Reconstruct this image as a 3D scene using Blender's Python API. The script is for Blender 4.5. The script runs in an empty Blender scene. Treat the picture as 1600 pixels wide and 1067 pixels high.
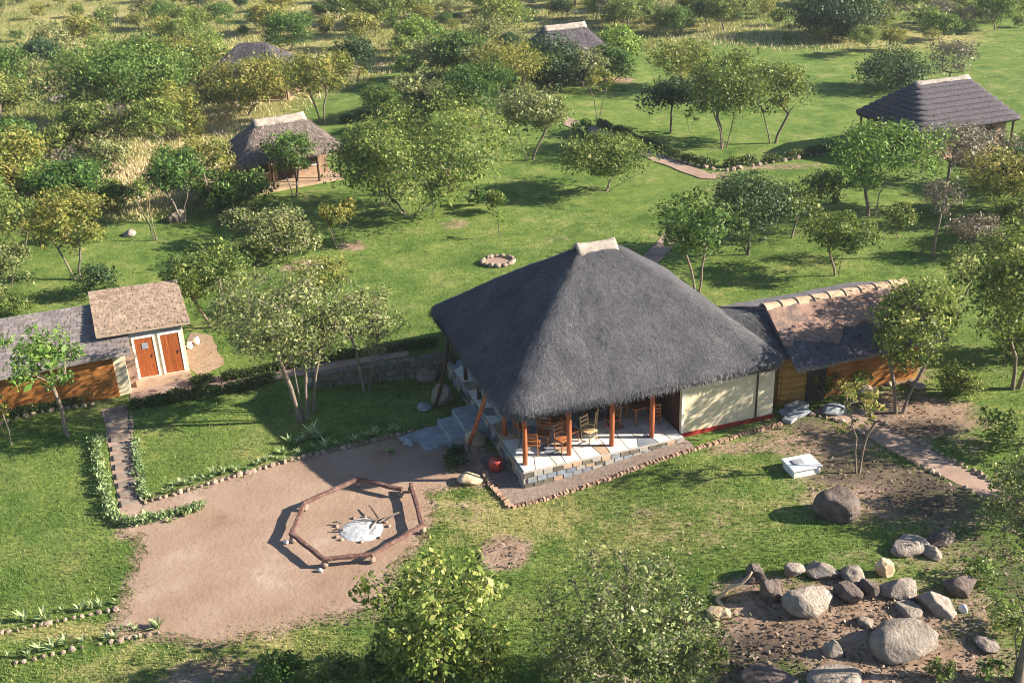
import bpy, bmesh, math, random
import numpy as np
from mathutils import Vector, Matrix

# ------------------------------------------------------------------ camera, sky, sun, exposure
SC = bpy.context.scene
COL = SC.collection
F_PX, PITCH, ROLL, CAM_H, IW, IH = 1700.0, math.radians(25), math.radians(2.4), 21.0, 1600, 1067
_fw = np.array([0, math.cos(PITCH), -math.sin(PITCH)]); _rt = np.array([1., 0, 0]); _up = np.cross(_rt, _fw)
CR = math.cos(ROLL)*_rt - math.sin(ROLL)*_up
CU = math.sin(ROLL)*_rt + math.cos(ROLL)*_up
CF = _fw
CC = np.array([0, 0, CAM_H])
cam = bpy.data.cameras.new('camera'); camo = bpy.data.objects.new('camera', cam); COL.objects.link(camo)
cam.sensor_width = 36; cam.lens = F_PX/IW*36; cam.clip_start = 0.5; cam.clip_end = 4000
M = Matrix.Identity(4)
for i in range(3):
    M[i][0] = CR[i]; M[i][1] = CU[i]; M[i][2] = -CF[i]; M[i][3] = CC[i]
camo.matrix_world = M
SC.camera = camo

SUN_EL, SUN_AZ = math.radians(25.5), math.radians(4)      # azimuth from +X turned towards the camera (-Y)
sdir = Vector((math.cos(SUN_AZ)*math.cos(SUN_EL), -math.sin(SUN_AZ)*math.cos(SUN_EL), math.sin(SUN_EL)))
W = bpy.data.worlds.new('World'); SC.world = W; W.use_nodes = True
wn = W.node_tree.nodes; wl = W.node_tree.links
sky = wn.new('ShaderNodeTexSky'); sky.sky_type = 'NISHITA'; sky.sun_disc = False; sky.dust_density = 0.4; sky.ozone_density = 3.0
sky.sun_elevation = SUN_EL; sky.sun_rotation = math.atan2(sdir.x, sdir.y)
wn['Background'].inputs['Strength'].default_value = 0.066
wl.new(sky.outputs[0], wn['Background'].inputs['Color'])
sl = bpy.data.lights.new('sun', 'SUN'); sl.energy = 5.0; sl.angle = math.radians(0.53); sl.color = (1.0, 0.92, 0.79)
so = bpy.data.objects.new('sun', sl); COL.objects.link(so)
so.rotation_euler = sdir.to_track_quat('Z', 'Y').to_euler(); so.location = (60, 0, 60)
vs = SC.view_settings
vs.view_transform = 'Standard'; vs.look = 'None'; vs.gamma = 1.0; vs.exposure = 1.6; vs.use_curve_mapping = False
SC.cycles.volume_bounces = 0
SC.cycles.filter_width = 1.0; SC.cycles.max_bounces = 6; SC.cycles.diffuse_bounces = 3; SC.cycles.transmission_bounces = 4

# ------------------------------------------------------------------ places
HO = np.array([3.4, 40.1]); TH = math.radians(18.2)
HU = np.array([math.cos(TH), math.sin(TH)]); HV = np.array([-HU[1], HU[0]])
def loc2(x, y):
    dx = x-HO[0]; dy = y-HO[1]
    return dx*HU[0]+dy*HU[1], dx*HV[0]+dy*HV[1]
def world(lx, ly): return HO + HU*lx + HV*ly
def ss(a, b, x):
    t = np.clip((x-a)/(b-a), 0, 1); return t*t*(3-2*t)
def zg(x, y):
    x = np.asarray(x, float); y = np.asarray(y, float)
    lx, ly = loc2(x, y)
    low = -0.5*ss(1.5, -5.0, lx)
    line = 4.72 + 0.212*(-5.2-lx)
    up = np.where(lx < -4.9, -0.5+0.58*ss(-14.5, -8.5, lx), 0.08) + 0.4*np.exp(-(((lx+5)/3.5)**2+((ly-6.5)/3.0)**2))
    s = ss(0.0, 0.22, ly-line)
    z = low*(1-s) + up*s
    z = z*(1-ss(13, 32, ly))
    far = ss(55, 100, y)
    z = z + far*(0.25*np.sin(x*0.11+1.3)*np.cos(y*0.07) + 0.2*np.sin(x*0.05-y*0.045))
    return z
def ray(px, py, h):
    d = CF + (px-IW/2)/F_PX*CR - (py-IH/2)/F_PX*CU
    return CC + d*(h-CC[2])/d[2]
def at(px, py, lift=None):
    """a point of the terrain, read off the photograph"""
    z = 0.0
    for _ in range(8):
        p = ray(px, py, z); z = 0.5*z+0.5*float(zg(p[0], p[1]))
    p = ray(px, py, float(zg(p[0], p[1])))
    return np.array([p[0], p[1], float(zg(p[0], p[1]))])
def proj(P):
    d = np.asarray(P, float)-CC; z = d@CF
    return IW/2+F_PX*(d@CR)/z, IH/2-F_PX*(d@CU)/z, z
def height_at(G, py):
    lo, hi = -1., 30.
    for _ in range(40):
        m = (lo+hi)/2
        if proj((G[0], G[1], G[2]+m))[1] > py: lo = m
        else: hi = m
    return m

# ------------------------------------------------------------------ mesh helpers
def link(o, parent=None):
    COL.objects.link(o)
    if parent is not None: o.parent = parent
    return o
def tag(o, label=None, cat=None, group=None, kind=None):
    if label: o['label'] = label
    if cat: o['category'] = cat
    if group: o['group'] = group
    if kind: o['kind'] = kind
    return o
def empty(name, loc=(0, 0, 0), rz=0):
    o = bpy.data.objects.new(name, None); COL.objects.link(o)
    o.location = loc; o.rotation_euler = (0, 0, rz); o.empty_display_size = 0.3
    return o
def npmesh(name, V, Fc, mat=None, attrs=None, smooth=False):
    """uniform faces (n,3) or (n,4) straight from numpy"""
    V = np.asarray(V, np.float32); Fc = np.asarray(Fc, np.int32)
    me = bpy.data.meshes.new(name); n, k = Fc.shape
    me.vertices.add(len(V)); me.vertices.foreach_set('co', V.ravel())
    me.loops.add(n*k); me.loops.foreach_set('vertex_index', Fc.ravel())
    me.polygons.add(n); me.polygons.foreach_set('loop_start', np.arange(0, n*k, k, dtype=np.int32))
    me.polygons.foreach_set('loop_total', np.full(n, k, np.int32))
    if smooth: me.polygons.foreach_set('use_smooth', np.ones(n, bool))
    for an, av in (attrs or {}).items():
        a = me.attributes.new(an, 'FLOAT', 'POINT'); a.data.foreach_set('value', np.asarray(av, np.float32))
    me.update(calc_edges=True)
    if mat: me.materials.append(mat)
    return me
def obj(name, me, parent=None): return link(bpy.data.objects.new(name, me), parent)

class MB:
    def __init__(s): s.v = []; s.f = []
    def add(s, vs, fs):
        b = len(s.v); s.v += [tuple(map(float, q)) for q in vs]; s.f += [tuple(b+i for i in f) for f in fs]; return s
    def box(s, c, sz, rz=0, top=1.0, jit=0, rnd=None):
        hx, hy, hz = sz[0]/2, sz[1]/2, sz[2]/2; ca, sa = math.cos(rz), math.sin(rz); vs = []
        for z in (-hz, hz):
            k = top if z > 0 else 1
            for x, y in ((-hx, -hy), (hx, -hy), (hx, hy), (-hx, hy)):
                x *= k; y *= k
                j = [rnd.uniform(-jit, jit) for _ in range(3)] if jit else (0, 0, 0)
                vs.append((c[0]+x*ca-y*sa+j[0], c[1]+x*sa+y*ca+j[1], c[2]+z+j[2]))
        return s.add(vs, [(3, 2, 1, 0), (4, 5, 6, 7), (0, 1, 5, 4), (1, 2, 6, 5), (2, 3, 7, 6), (3, 0, 4, 7)])
    def tube(s, pts, rads, n=7, cap=True):
        pts = [Vector(p) for p in pts]; rings = []; b = len(s.v)
        for i, p in enumerate(pts):
            d = (pts[min(i+1, len(pts)-1)]-pts[max(i-1, 0)]).normalized()
            a = d.orthogonal().normalized() if i == 0 else (rings[-1]-d*rings[-1].dot(d)).normalized()
            rings.append(a); c = d.cross(a); r = rads[i] if hasattr(rads, '__len__') else rads
            for k in range(n):
                t = 2*math.pi*k/n; s.v.append(tuple(p+(a*math.cos(t)+c*math.sin(t))*r))
        for i in range(len(pts)-1):
            for k in range(n):
                k2 = (k+1) % n; s.f.append((b+i*n+k, b+i*n+k2, b+(i+1)*n+k2, b+(i+1)*n+k))
        if cap:
            s.f.append(tuple(b+k for k in reversed(range(n)))); s.f.append(tuple(b+(len(pts)-1)*n+k for k in range(n)))
        return s
    def prism(s, poly, z0, z1):
        n = len(poly); vs = [(p[0], p[1], z0) for p in poly]+[(p[0], p[1], z1) for p in poly]
        return s.add(vs, [tuple(reversed(range(n))), tuple(range(n, 2*n))]+[(i, (i+1) % n, n+(i+1) % n, n+i) for i in range(n)])
    def mesh(s, name, mat=None, smooth=False):
        me = bpy.data.meshes.new(name); me.from_pydata(s.v, [], s.f)
        if smooth: me.polygons.foreach_set('use_smooth', [True]*len(me.polygons))
        if mat: me.materials.append(mat)
        me.update(); return me
    def build(s, name, mat=None, parent=None, smooth=False, bevel=0):
        o = obj(name, s.mesh(name, mat, smooth), parent)
        if bevel:
            m = o.modifiers.new('bevel', 'BEVEL'); m.width = bevel; m.segments = 2; m.limit_method = 'ANGLE'
        return o
def copy_tree(o, parent=None):
    c = o.copy(); COL.objects.link(c); c.parent = parent
    for ch in o.children: copy_tree(ch, c)
    return c

# cheap value noise, numpy
def _h(i, j, k):
    n = (i*374761393 + j*668265263 + k*2147483647 + 1013904223) & 0xffffffff
    n = ((n ^ (n >> 13))*1274126177) & 0xffffffff
    return ((n ^ (n >> 16)) & 0xffff)/65535.0
def vnoise(x, y, z=0.0):
    x, y, z = np.broadcast_arrays(np.asarray(x, float), np.asarray(y, float), np.asarray(z, float))
    xi, yi, zi = np.floor(x).astype(np.int64), np.floor(y).astype(np.int64), np.floor(z).astype(np.int64)
    u, v, w = x-xi, y-yi, z-zi
    u = u*u*(3-2*u); v = v*v*(3-2*v); w = w*w*(3-2*w); r = 0
    for a in (0, 1):
        for b in (0, 1):
            for c in (0, 1):
                r = r + _h(xi+a, yi+b, zi+c)*(u if a else 1-u)*(v if b else 1-v)*(w if c else 1-w)
    return r
def fbm(x, y, z=0.0, o=3):
    r = 0; a = 0.5; t = 0
    for k in range(o):
        r = r+a*vnoise(x*2**k+17.3*k, y*2**k-5.1*k, np.asarray(z)*2**k+3.7*k); t += a; a *= .55
    return r/t

# ------------------------------------------------------------------ materials
def newmat(name):
    m = bpy.data.materials.new(name); m.use_nodes = True; nt = m.node_tree
    return m, nt, nt.nodes, nt.links, nt.nodes['Principled BSDF']
def ramp(N, stops, interp='LINEAR'):
    r = N.new('ShaderNodeValToRGB'); e = r.color_ramp.elements; r.color_ramp.interpolation = interp
    while len(e) < len(stops): e.new(0.5)
    for k, (p, c) in enumerate(stops): e[k].position = p; e[k].color = (*c, 1)
    return r
def noise(N, L, scale, detail=4, rough=.6, stretch=None, coord='Object'):
    tc = N.new('ShaderNodeTexCoord'); out = tc.outputs[coord]
    if stretch:
        mp = N.new('ShaderNodeMapping'); mp.inputs['Scale'].default_value = stretch; L.new(out, mp.inputs[0]); out = mp.outputs[0]
    n = N.new('ShaderNodeTexNoise'); n.inputs['Scale'].default_value = scale; n.inputs['Detail'].default_value = detail; n.inputs['Roughness'].default_value = rough
    L.new(out, n.inputs['Vector']); return n
def math_(N, L, op, a, b, clamp=False):
    m = N.new('ShaderNodeMath'); m.operation = op; m.use_clamp = clamp
    for i, q in enumerate((a, b)):
        if hasattr(q, 'links'): L.new(q, m.inputs[i])
        else: m.inputs[i].default_value = q
    return m.outputs[0]
def mixc(N, L, fac, a, b, mode='MIX'):
    m = N.new('ShaderNodeMix'); m.data_type = 'RGBA'; m.blend_type = mode
    for i, q in ((0, fac), (6, a), (7, b)):
        if hasattr(q, 'links'): L.new(q, m.inputs[i])
        elif i == 0: m.inputs[0].default_value = q
        else: m.inputs[i].default_value = (*q, 1)
    return m.outputs[2]
def surf(name, stops, scale=3, rough=.85, bump=.3, bscale=None, stretch=None, island=0.0, spec=.2, bdist=.02, detail=5, objvar=0.0, spots=None):
    """noise coloured surface with bump; island = brightness change from piece to piece"""
    m, nt, N, L, P = newmat(name)
    n = noise(N, L, scale, detail, .62, stretch); r = ramp(N, stops); L.new(n.outputs[0], r.inputs[0]); c = r.outputs[0]
    if spots:
        n3 = noise(N, L, spots[0], 3, .6); r3 = ramp(N, [(spots[1], (0, 0, 0)), (spots[1]+.12, (1, 1, 1))]); L.new(n3.outputs[0], r3.inputs[0])
        c = mixc(N, L, math_(N, L, 'MULTIPLY', r3.outputs[0], spots[3] if len(spots) > 3 else .8), c, spots[2])
    for amt, kind in ((island, 'i'), (objvar, 'o')):
        if amt:
            g = N.new('ShaderNodeNewGeometry').outputs['Random Per Island'] if kind == 'i' else N.new('ShaderNodeObjectInfo').outputs['Random']
            hs = N.new('ShaderNodeHueSaturation')
            L.new(math_(N, L, 'MULTIPLY_ADD', g, amt*2), hs.inputs['Value'])
            hs.inputs['Value'].links[0].from_node.inputs[2].default_value = 1-amt
            L.new(c, hs.inputs['Color']); c = hs.outputs[0]
    L.new(c, P.inputs['Base Color']); P.inputs['Roughness'].default_value = rough; P.inputs['Specular IOR Level'].default_value = spec
    if bump:
        b = N.new('ShaderNodeBump'); b.inputs['Strength'].default_value = bump; b.inputs['Distance'].default_value = bdist
        n2 = noise(N, L, bscale or scale*4, 5, .65, stretch); L.new(n2.outputs[0], b.inputs['Height']); L.new(b.outputs[0], P.inputs['Normal'])
    return m
def leafmat(name, stops, trans=.38, tcol=None, rough=.5):
    m, nt, N, L, P = newmat(name)
    a = N.new('ShaderNodeAttribute'); a.attribute_name = 'tint'
    r = ramp(N, stops); L.new(a.outputs['Fac'], r.inputs[0])
    oi = N.new('ShaderNodeObjectInfo'); hs = N.new('ShaderNodeHueSaturation')
    L.new(math_(N, L, 'MULTIPLY_ADD', oi.outputs['Random'], .35), hs.inputs['Value']); hs.inputs['Value'].links[0].from_node.inputs[2].default_value = .98
    L.new(math_(N, L, 'MULTIPLY_ADD', oi.outputs['Random'], -.03), hs.inputs['Hue']); hs.inputs['Hue'].links[0].from_node.inputs[2].default_value = .515
    L.new(r.outputs[0], hs.inputs['Color'])
    L.new(hs.outputs[0], P.inputs['Base Color']); P.inputs['Roughness'].default_value = rough; P.inputs['Specular IOR Level'].default_value = .25
    t = N.new('ShaderNodeBsdfTranslucent'); mx = N.new('ShaderNodeMixShader'); mx.inputs[0].default_value = trans
    tc = mixc(N, L, .5, hs.outputs[0], tcol or (.16, .2, .03)); L.new(tc, t.inputs['Color'])
    L.new(P.outputs[0], mx.inputs[1]); L.new(t.outputs[0], mx.inputs[2]); L.new(mx.outputs[0], N['Material Output'].inputs['Surface'])
    return m
MT = {}
MT['thatch'] = surf('thatch', [(.25, (.045, .045, .052)), (.5, (.095, .092, .099)), (.75, (.165, .156, .158))], 9, .95, .9, 34, (1, 1, 1), spec=.05, bdist=.06)
MT['straw'] = surf('straw', [(.25, (.055, .054, .06)), (.45, (.105, .1, .106)), (.6, (.14, .132, .134)), (.78, (.22, .205, .198))], .7, .9, 0, island=.5, detail=8, spec=.08)
MT['brownthatch'] = surf('brown_thatch', [(.25, (.1, .076, .066)), (.5, (.19, .146, .125)), (.75, (.28, .22, .19))], 8, .95, .8, 30, spec=.05, bdist=.06)
MT['darkthatch'] = surf('dark_thatch', [(.25, (.055, .048, .056)), (.5, (.105, .092, .1)), (.75, (.17, .15, .155))], 7, .95, .8, 28, spec=.05, bdist=.06)
MT['brownstraw'] = surf('brown_straw', [(.2, (.13, .1, .085)), (.8, (.33, .26, .215))], 3, .9, 0, island=.4, spec=.08)
MT['darkstraw'] = surf('dark_straw', [(.2, (.07, .06, .066)), (.8, (.2, .175, .18))], 3, .9, 0, island=.4, spec=.08)
MT['cap'] = surf('cement_cap', [(.3, (.2, .165, .135)), (.55, (.34, .285, .235)), (.8, (.48, .42, .355))], 3, .9, .5, 14, spots=(2.2, .55, (.2, .165, .14)))
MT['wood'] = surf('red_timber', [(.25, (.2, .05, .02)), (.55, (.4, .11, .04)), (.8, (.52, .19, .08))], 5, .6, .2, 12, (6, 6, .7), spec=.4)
MT['chairwood'] = surf('chair_wood', [(.25, (.2, .06, .02)), (.7, (.4, .16, .06))], 6, .55, .1, 20, (1, 1, 3), spec=.4)
MT['paletimber'] = surf('pale_wicker', [(.25, (.4, .27, .13)), (.7, (.6, .44, .24))], 8, .6, .2, 30, spec=.3)
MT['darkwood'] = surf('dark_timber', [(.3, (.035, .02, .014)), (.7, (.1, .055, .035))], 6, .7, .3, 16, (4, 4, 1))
MT['door'] = surf('door_timber', [(.25, (.18, .04, .01)), (.55, (.33, .085, .02)), (.8, (.44, .15, .045))], 4, .5, .15, 10, (6, 6, .6), spec=.4, objvar=.12)
MT['orange'] = surf('orange_cladding', [(.25, (.15, .05, .013)), (.5, (.32, .12, .03)), (.75, (.45, .2, .06))], 2.2, .75, .4, 12, (.5, 1, 3.0), spots=(1.2, .6, (.19, .08, .03)))
MT['ochre'] = surf('ochre_cladding', [(.25, (.14, .07, .02)), (.5, (.32, .17, .045)), (.75, (.42, .25, .08))], 2.2, .75, .4, 12, (.5, 1, 3.0))
MT['cream'] = surf('cream_render', [(.3, (.56, .46, .3)), (.6, (.68, .58, .4)), (.8, (.74, .65, .48))], 1.4, .85, .12, 25, spots=(1.8, .58, (.46, .37, .25), .6))
MT['brownwall'] = surf('brown_mud_wall', [(.3, (.2, .12, .075)), (.7, (.36, .24, .16))], 2, .9, .3, 14)
MT['tread'] = surf('worn_tread', [(.3, (.15, .115, .09)), (.7, (.28, .22, .175))], 3, .9, .4, 14, objvar=.15)
MT['white'] = surf('white_paint', [(.3, (.66, .6, .5)), (.7, (.8, .75, .66))], 2, .7, .1, 20)
MT['whitecement'] = surf('white_cement', [(.3, (.55, .55, .53)), (.7, (.8, .79, .75))], 3, .8, .3, 18, spots=(4, .62, (.3, .3, .28)))
MT['redpaint'] = surf('red_skirting', [(.3, (.2, .02, .015)), (.7, (.36, .04, .03))], 3, .6, .1, 15)
MT['pot'] = surf('red_glazed_pot', [(.3, (.28, .03, .025)), (.7, (.45, .07, .05))], 4, .35, .05, 20, spec=.5)
MT['greypanel'] = surf('grey_lintel', [(.3, (.2, .22, .25)), (.7, (.34, .36, .38))], 3, .7, .1)
MT['shingle'] = surf('straw_shingle', [(.2, (.22, .15, .105)), (.5, (.36, .26, .19)), (.8, (.48, .37, .28))], 4, .95, .6, 14, (.5, 2.4, 1), island=.22, spec=.05, bdist=.04, spots=(.7, .6, (.27, .22, .2), .5))
MT['greyshingle'] = surf('grey_shingle', [(.2, (.13, .11, .105)), (.5, (.23, .195, .185)), (.8, (.34, .29, .265))], 4, .95, .6, 14, (.5, 2.4, 1), island=.22, spec=.05, bdist=.04, spots=(.9, .62, (.42, .33, .25), .6))
MT['redearth'] = surf('red_earth_thatch', [(.2, (.16, .095, .068)), (.5, (.27, .165, .12)), (.8, (.38, .265, .195))], 4, .95, .6, 16, island=.15, spec=.05, bdist=.05, spots=(1.1, .52, (.14, .11, .1), .85))
MT['greyearth'] = surf('grey_annex_thatch', [(.2, (.11, .096, .098)), (.5, (.19, .168, .165)), (.8, (.27, .24, .225))], 5, .95, .6, 20, island=.15, spec=.05, bdist=.05)
MT['ridgetile'] = surf('ridge_tile', [(.25, (.3, .19, .12)), (.5, (.42, .29, .19)), (.8, (.52, .4, .28))], 3, .85, .2, 14, objvar=.1, spots=(3, .6, (.38, .2, .12), .7))
MT['marble'] = surf('pale_paving', [(.25, (.5, .46, .4)), (.5, (.66, .63, .57)), (.8, (.76, .74, .7))], 2, .5, .1, 14, objvar=.14, spec=.4)
MT['bluepave'] = surf('slate_paving', [(.25, (.12, .14, .17)), (.7, (.28, .3, .33))], 3, .5, .1, 14, objvar=.2, spec=.4)
MT['tanpave'] = surf('tan_paving', [(.25, (.34, .22, .14)), (.7, (.5, .36, .24))], 3, .6, .1, 14, objvar=.15)
MT['mortar'] = surf('mortar', [(.3, (.3, .27, .23)), (.7, (.42, .38, .33))], 6, .9, .3)
MT['slab'] = surf('grey_stone_slab', [(.25, (.16, .17, .18)), (.5, (.27, .28, .29)), (.8, (.38, .38, .38))], 2.5, .8, .4, 12, objvar=.12)
MT['rock'] = surf('granite', [(.2, (.15, .122, .1)), (.45, (.29, .235, .19)), (.75, (.43, .36, .3))], 2.6, .9, 1.0, 9, spec=.15, bdist=.12, objvar=.13, spots=(1.6, .58, (.15, .12, .105), .7))
MT['darkrock'] = surf('dark_granite', [(.2, (.065, .05, .044)), (.45, (.14, .105, .09)), (.75, (.25, .195, .165))], 2.6, .9, 1.0, 9, spec=.15, bdist=.12, spots=(1.7, .56, (.08, .066, .06), .75))
MT['sandrock'] = surf('sandstone', [(.2, (.3, .2, .11)), (.5, (.5, .37, .23)), (.8, (.62, .5, .34))], 2.4, .9, .6, 12, (1, 1, 4), bdist=.04)
MT['stone'] = surf('edging_stone', [(.2, (.15, .11, .085)), (.5, (.27, .2, .15)), (.8, (.4, .31, .24))], 5, .9, .5, 20, objvar=.3)
MT['brick'] = surf('edging_brick', [(.2, (.2, .12, .08)), (.5, (.35, .22, .15)), (.8, (.48, .34, .24))], 6, .9, .4, 24, objvar=.28)
MT['wallstone'] = surf('retaining_wall_stone', [(.2, (.08, .07, .05)), (.5, (.14, .122, .09)), (.8, (.22, .19, .145))], 4, .9, .5, 18, objvar=.2)
MT['log'] = surf('bench_log', [(.2, (.07, .035, .028)), (.5, (.135, .07, .056)), (.8, (.27, .18, .155))], 5, .85, .7, 22, (1, 1, 1))
MT['ash'] = surf('wood_ash', [(.3, (.26, .26, .26)), (.5, (.44, .44, .44)), (.75, (.62, .62, .62))], 5, .95, .8, 16, spots=(3.5, .56, (.12, .11, .11), .8))
MT['char'] = surf('charred_stick', [(.3, (.03, .028, .026)), (.7, (.16, .12, .1))], 8, .9, .3)
MT['driftwood'] = surf('bare_driftwood', [(.3, (.42, .28, .17)), (.7, (.62, .46, .31))], 5, .8, .3, 20)
MT['dark'] = surf('unlit_interior', [(.3, (.03, .025, .02)), (.7, (.06, .05, .04))], 3, .9, 0)
MT['iron'] = surf('dark_iron', [(.3, (.03, .03, .035)), (.7, (.07, .07, .08))], 6, .5, .1)
MT['bark_pale'] = surf('pale_bark', [(.25, (.2, .16, .12)), (.7, (.42, .36, .29))], 5, .9, .5, 16, (3, 3, .8), bdist=.02)
MT['bark_brown'] = surf('brown_bark', [(.25, (.1, .075, .055)), (.7, (.27, .21, .16))], 5, .9, .6, 16, (3, 3, .8), bdist=.02)
MT['bark_dark'] = surf('dark_bark', [(.25, (.04, .032, .026)), (.7, (.13, .1, .08))], 5, .9, .6, 16, (3, 3, .8), bdist=.02)
MT['yard'] = surf('bare_earth', [(.25, (.205, .132, .09)), (.42, (.28, .186, .13)), (.6, (.325, .226, .165)), (.76, (.42, .315, .25))], .45, .95, .9, 6, spec=.05, bdist=.03, detail=8, spots=(2.6, .6, (.235, .16, .118), .5))
MT['pathearth'] = surf('path_earth', [(.2, (.22, .145, .11)), (.5, (.32, .22, .168)), (.8, (.42, .31, .245))], .9, .95, .45, 9, spec=.05, bdist=.03, detail=8)
MT['gravel'] = surf('brown_gravel', [(.2, (.13, .095, .08)), (.5, (.26, .2, .16)), (.8, (.4, .31, .25))], 9, .95, .9, 26, spec=.05, bdist=.05)
# leaves
LM = {
 'olive':  leafmat('leaf_olive',  [(.0, (0.023, 0.046, 0.012)), (.35, (0.096, 0.147, 0.028)), (.65, (0.211, 0.256, 0.054)), (.85, (0.346, 0.339, 0.096)), (1, (0.500, 0.448, 0.166))]),
 'yellow': leafmat('leaf_yellow', [(.0, (0.051, 0.070, 0.015)), (.4, (0.179, 0.198, 0.038)), (.75, (0.358, 0.301, 0.070)), (1, (0.500, 0.384, 0.128))]),
 'green':  leafmat('leaf_green',  [(.0, (0.018, 0.044, 0.012)), (.4, (0.070, 0.141, 0.028)), (.8, (0.154, 0.237, 0.051)), (1, (0.333, 0.346, 0.102))]),
 'dark':   leafmat('leaf_dark',   [(.0, (0.013, 0.028, 0.013)), (.5, (0.032, 0.064, 0.022)), (.9, (0.070, 0.115, 0.033)), (1, (0.141, 0.179, 0.051))], .18),
 'bright': leafmat('leaf_bright', [(.0, (0.051, 0.102, 0.018)), (.4, (0.141, 0.230, 0.038)), (.8, (0.269, 0.358, 0.070)), (1, (0.461, 0.486, 0.141))], .35),
 'grey':   leafmat('leaf_grey',   [(.0, (0.090, 0.079, 0.058)), (.5, (0.192, 0.166, 0.109)), (1, (0.358, 0.282, 0.179))], .2, (0.179, 0.154, 0.064)),
 'pale':   leafmat('leaf_pale',   [(.0, (0.038, 0.054, 0.018)), (.35, (0.128, 0.160, 0.047)), (.7, (0.288, 0.282, 0.102)), (1, (0.500, 0.474, 0.256))], .3),
 'aloe':   leafmat('leaf_aloe',   [(.0, (.09, .14, .05)), (.5, (.23, .3, .12)), (1, (.45, .48, .26))], .25),
 'hedge':  leafmat('leaf_hedge',  [(.0, (.02, .04, .012)), (.5, (.075, .11, .03)), (.9, (.16, .18, .06)), (1, (.28, .24, .1))], .25),
}
def bladesmat(name, stops, trans=.3):
    return leafmat(name, stops, trans)
LM['lawn'] = bladesmat('lawn_blades', [(0, (.034, .065, .014)), (.45, (.108, .168, .038)), (.8, (.215, .25, .075)), (1, (.42, .37, .18))])
LM['wild'] = bladesmat('wild_grass', [(0, (.1, .14, .035)), (.35, (.2, .225, .07)), (.65, (.34, .31, .13)), (1, (.5, .41, .25))])

# ground: lush and dry grass, bare earth by masks kept on the vertices, broken up by noise
def ground_material():
    m, nt, N, L, P = newmat('grass_ground')
    n1 = noise(N, L, .35, 6, .65); n2 = noise(N, L, 7.5, 6, .78); n3 = noise(N, L, 1.3, 5, .7)
    r1 = ramp(N, [(.3, (.06, .105, .022)), (.45, (.108, .165, .036)), (.58, (.15, .198, .05)), (.72, (.24, .235, .085))]); L.new(n1.outputs[0], r1.inputs[0])
    r2 = ramp(N, [(.3, (.4, .42, .42)), (.5, (1, 1, 1)), (.7, (1.6, 1.5, 1.3))]); L.new(n2.outputs[0], r2.inputs[0])
    r3 = ramp(N, [(.32, (.62, .72, .7)), (.5, (1, 1, 1)), (.68, (1.4, 1.22, 1.3))]); L.new(n3.outputs[0], r3.inputs[0])
    lush = mixc(N, L, .9, mixc(N, L, .85, r1.outputs[0], r2.outputs[0], 'MULTIPLY'), r3.outputs[0], 'MULTIPLY')
    rd = ramp(N, [(.3, (.19, .175, .05)), (.5, (.32, .26, .095)), (.7, (.45, .345, .16))]); L.new(n3.outputs[0], rd.inputs[0])
    dry = mixc(N, L, .8, rd.outputs[0], r2.outputs[0], 'MULTIPLY')
    rs = ramp(N, [(.3, (.17, .112, .076)), (.5, (.28, .19, .136)), (.7, (.38, .272, .2))]); L.new(n3.outputs[0], rs.inputs[0])
    soil = mixc(N, L, .8, rs.outputs[0], r2.outputs[0], 'MULTIPLY')
    rl = ramp(N, [(.35, (.035, .028, .024)), (.55, (.1, .075, .06)), (.7, (.2, .15, .11))]); L.new(n2.outputs[0], rl.inputs[0])
    nm = math_(N, L, 'ADD', math_(N, L, 'MULTIPLY', n3.outputs[0], .5), math_(N, L, 'MULTIPLY', n2.outputs[0], .5))
    def mask2(an, bias=0.0):
        a = N.new('ShaderNodeAttribute'); a.attribute_name = an
        q = math_(N, L, 'ADD', a.outputs['Fac'], math_(N, L, 'MULTIPLY', math_(N, L, 'SUBTRACT', nm, .5), 2.4))
        return math_(N, L, 'MULTIPLY', math_(N, L, 'SUBTRACT', q, .38-bias), 2.6, True)
    nw = noise(N, L, .11, 4, .6); rw_ = ramp(N, [(.4, (.15, .19, .055)), (.62, (.34, .3, .13))]); L.new(nw.outputs[0], rw_.inputs[0]); dry = mixc(N, L, .5, dry, rw_.outputs[0])
    c = mixc(N, L, mask2('dry', .05), lush, dry)
    c = mixc(N, L, mask2('soil'), c, soil)
    c = mixc(N, L, mask2('litter'), c, rl.outputs[0])
    L.new(c, P.inputs['Base Color']); P.inputs['Roughness'].default_value = .95; P.inputs['Specular IOR Level'].default_value = .05
    b = N.new('ShaderNodeBump'); b.inputs['Strength'].default_value = .9; b.inputs['Distance'].default_value = .06
    n4 = noise(N, L, 8, 7, .8); L.new(n4.outputs[0], b.inputs['Height']); L.new(b.outputs[0], P.inputs['Normal'])
    return m
MT['ground'] = ground_material()

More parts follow.
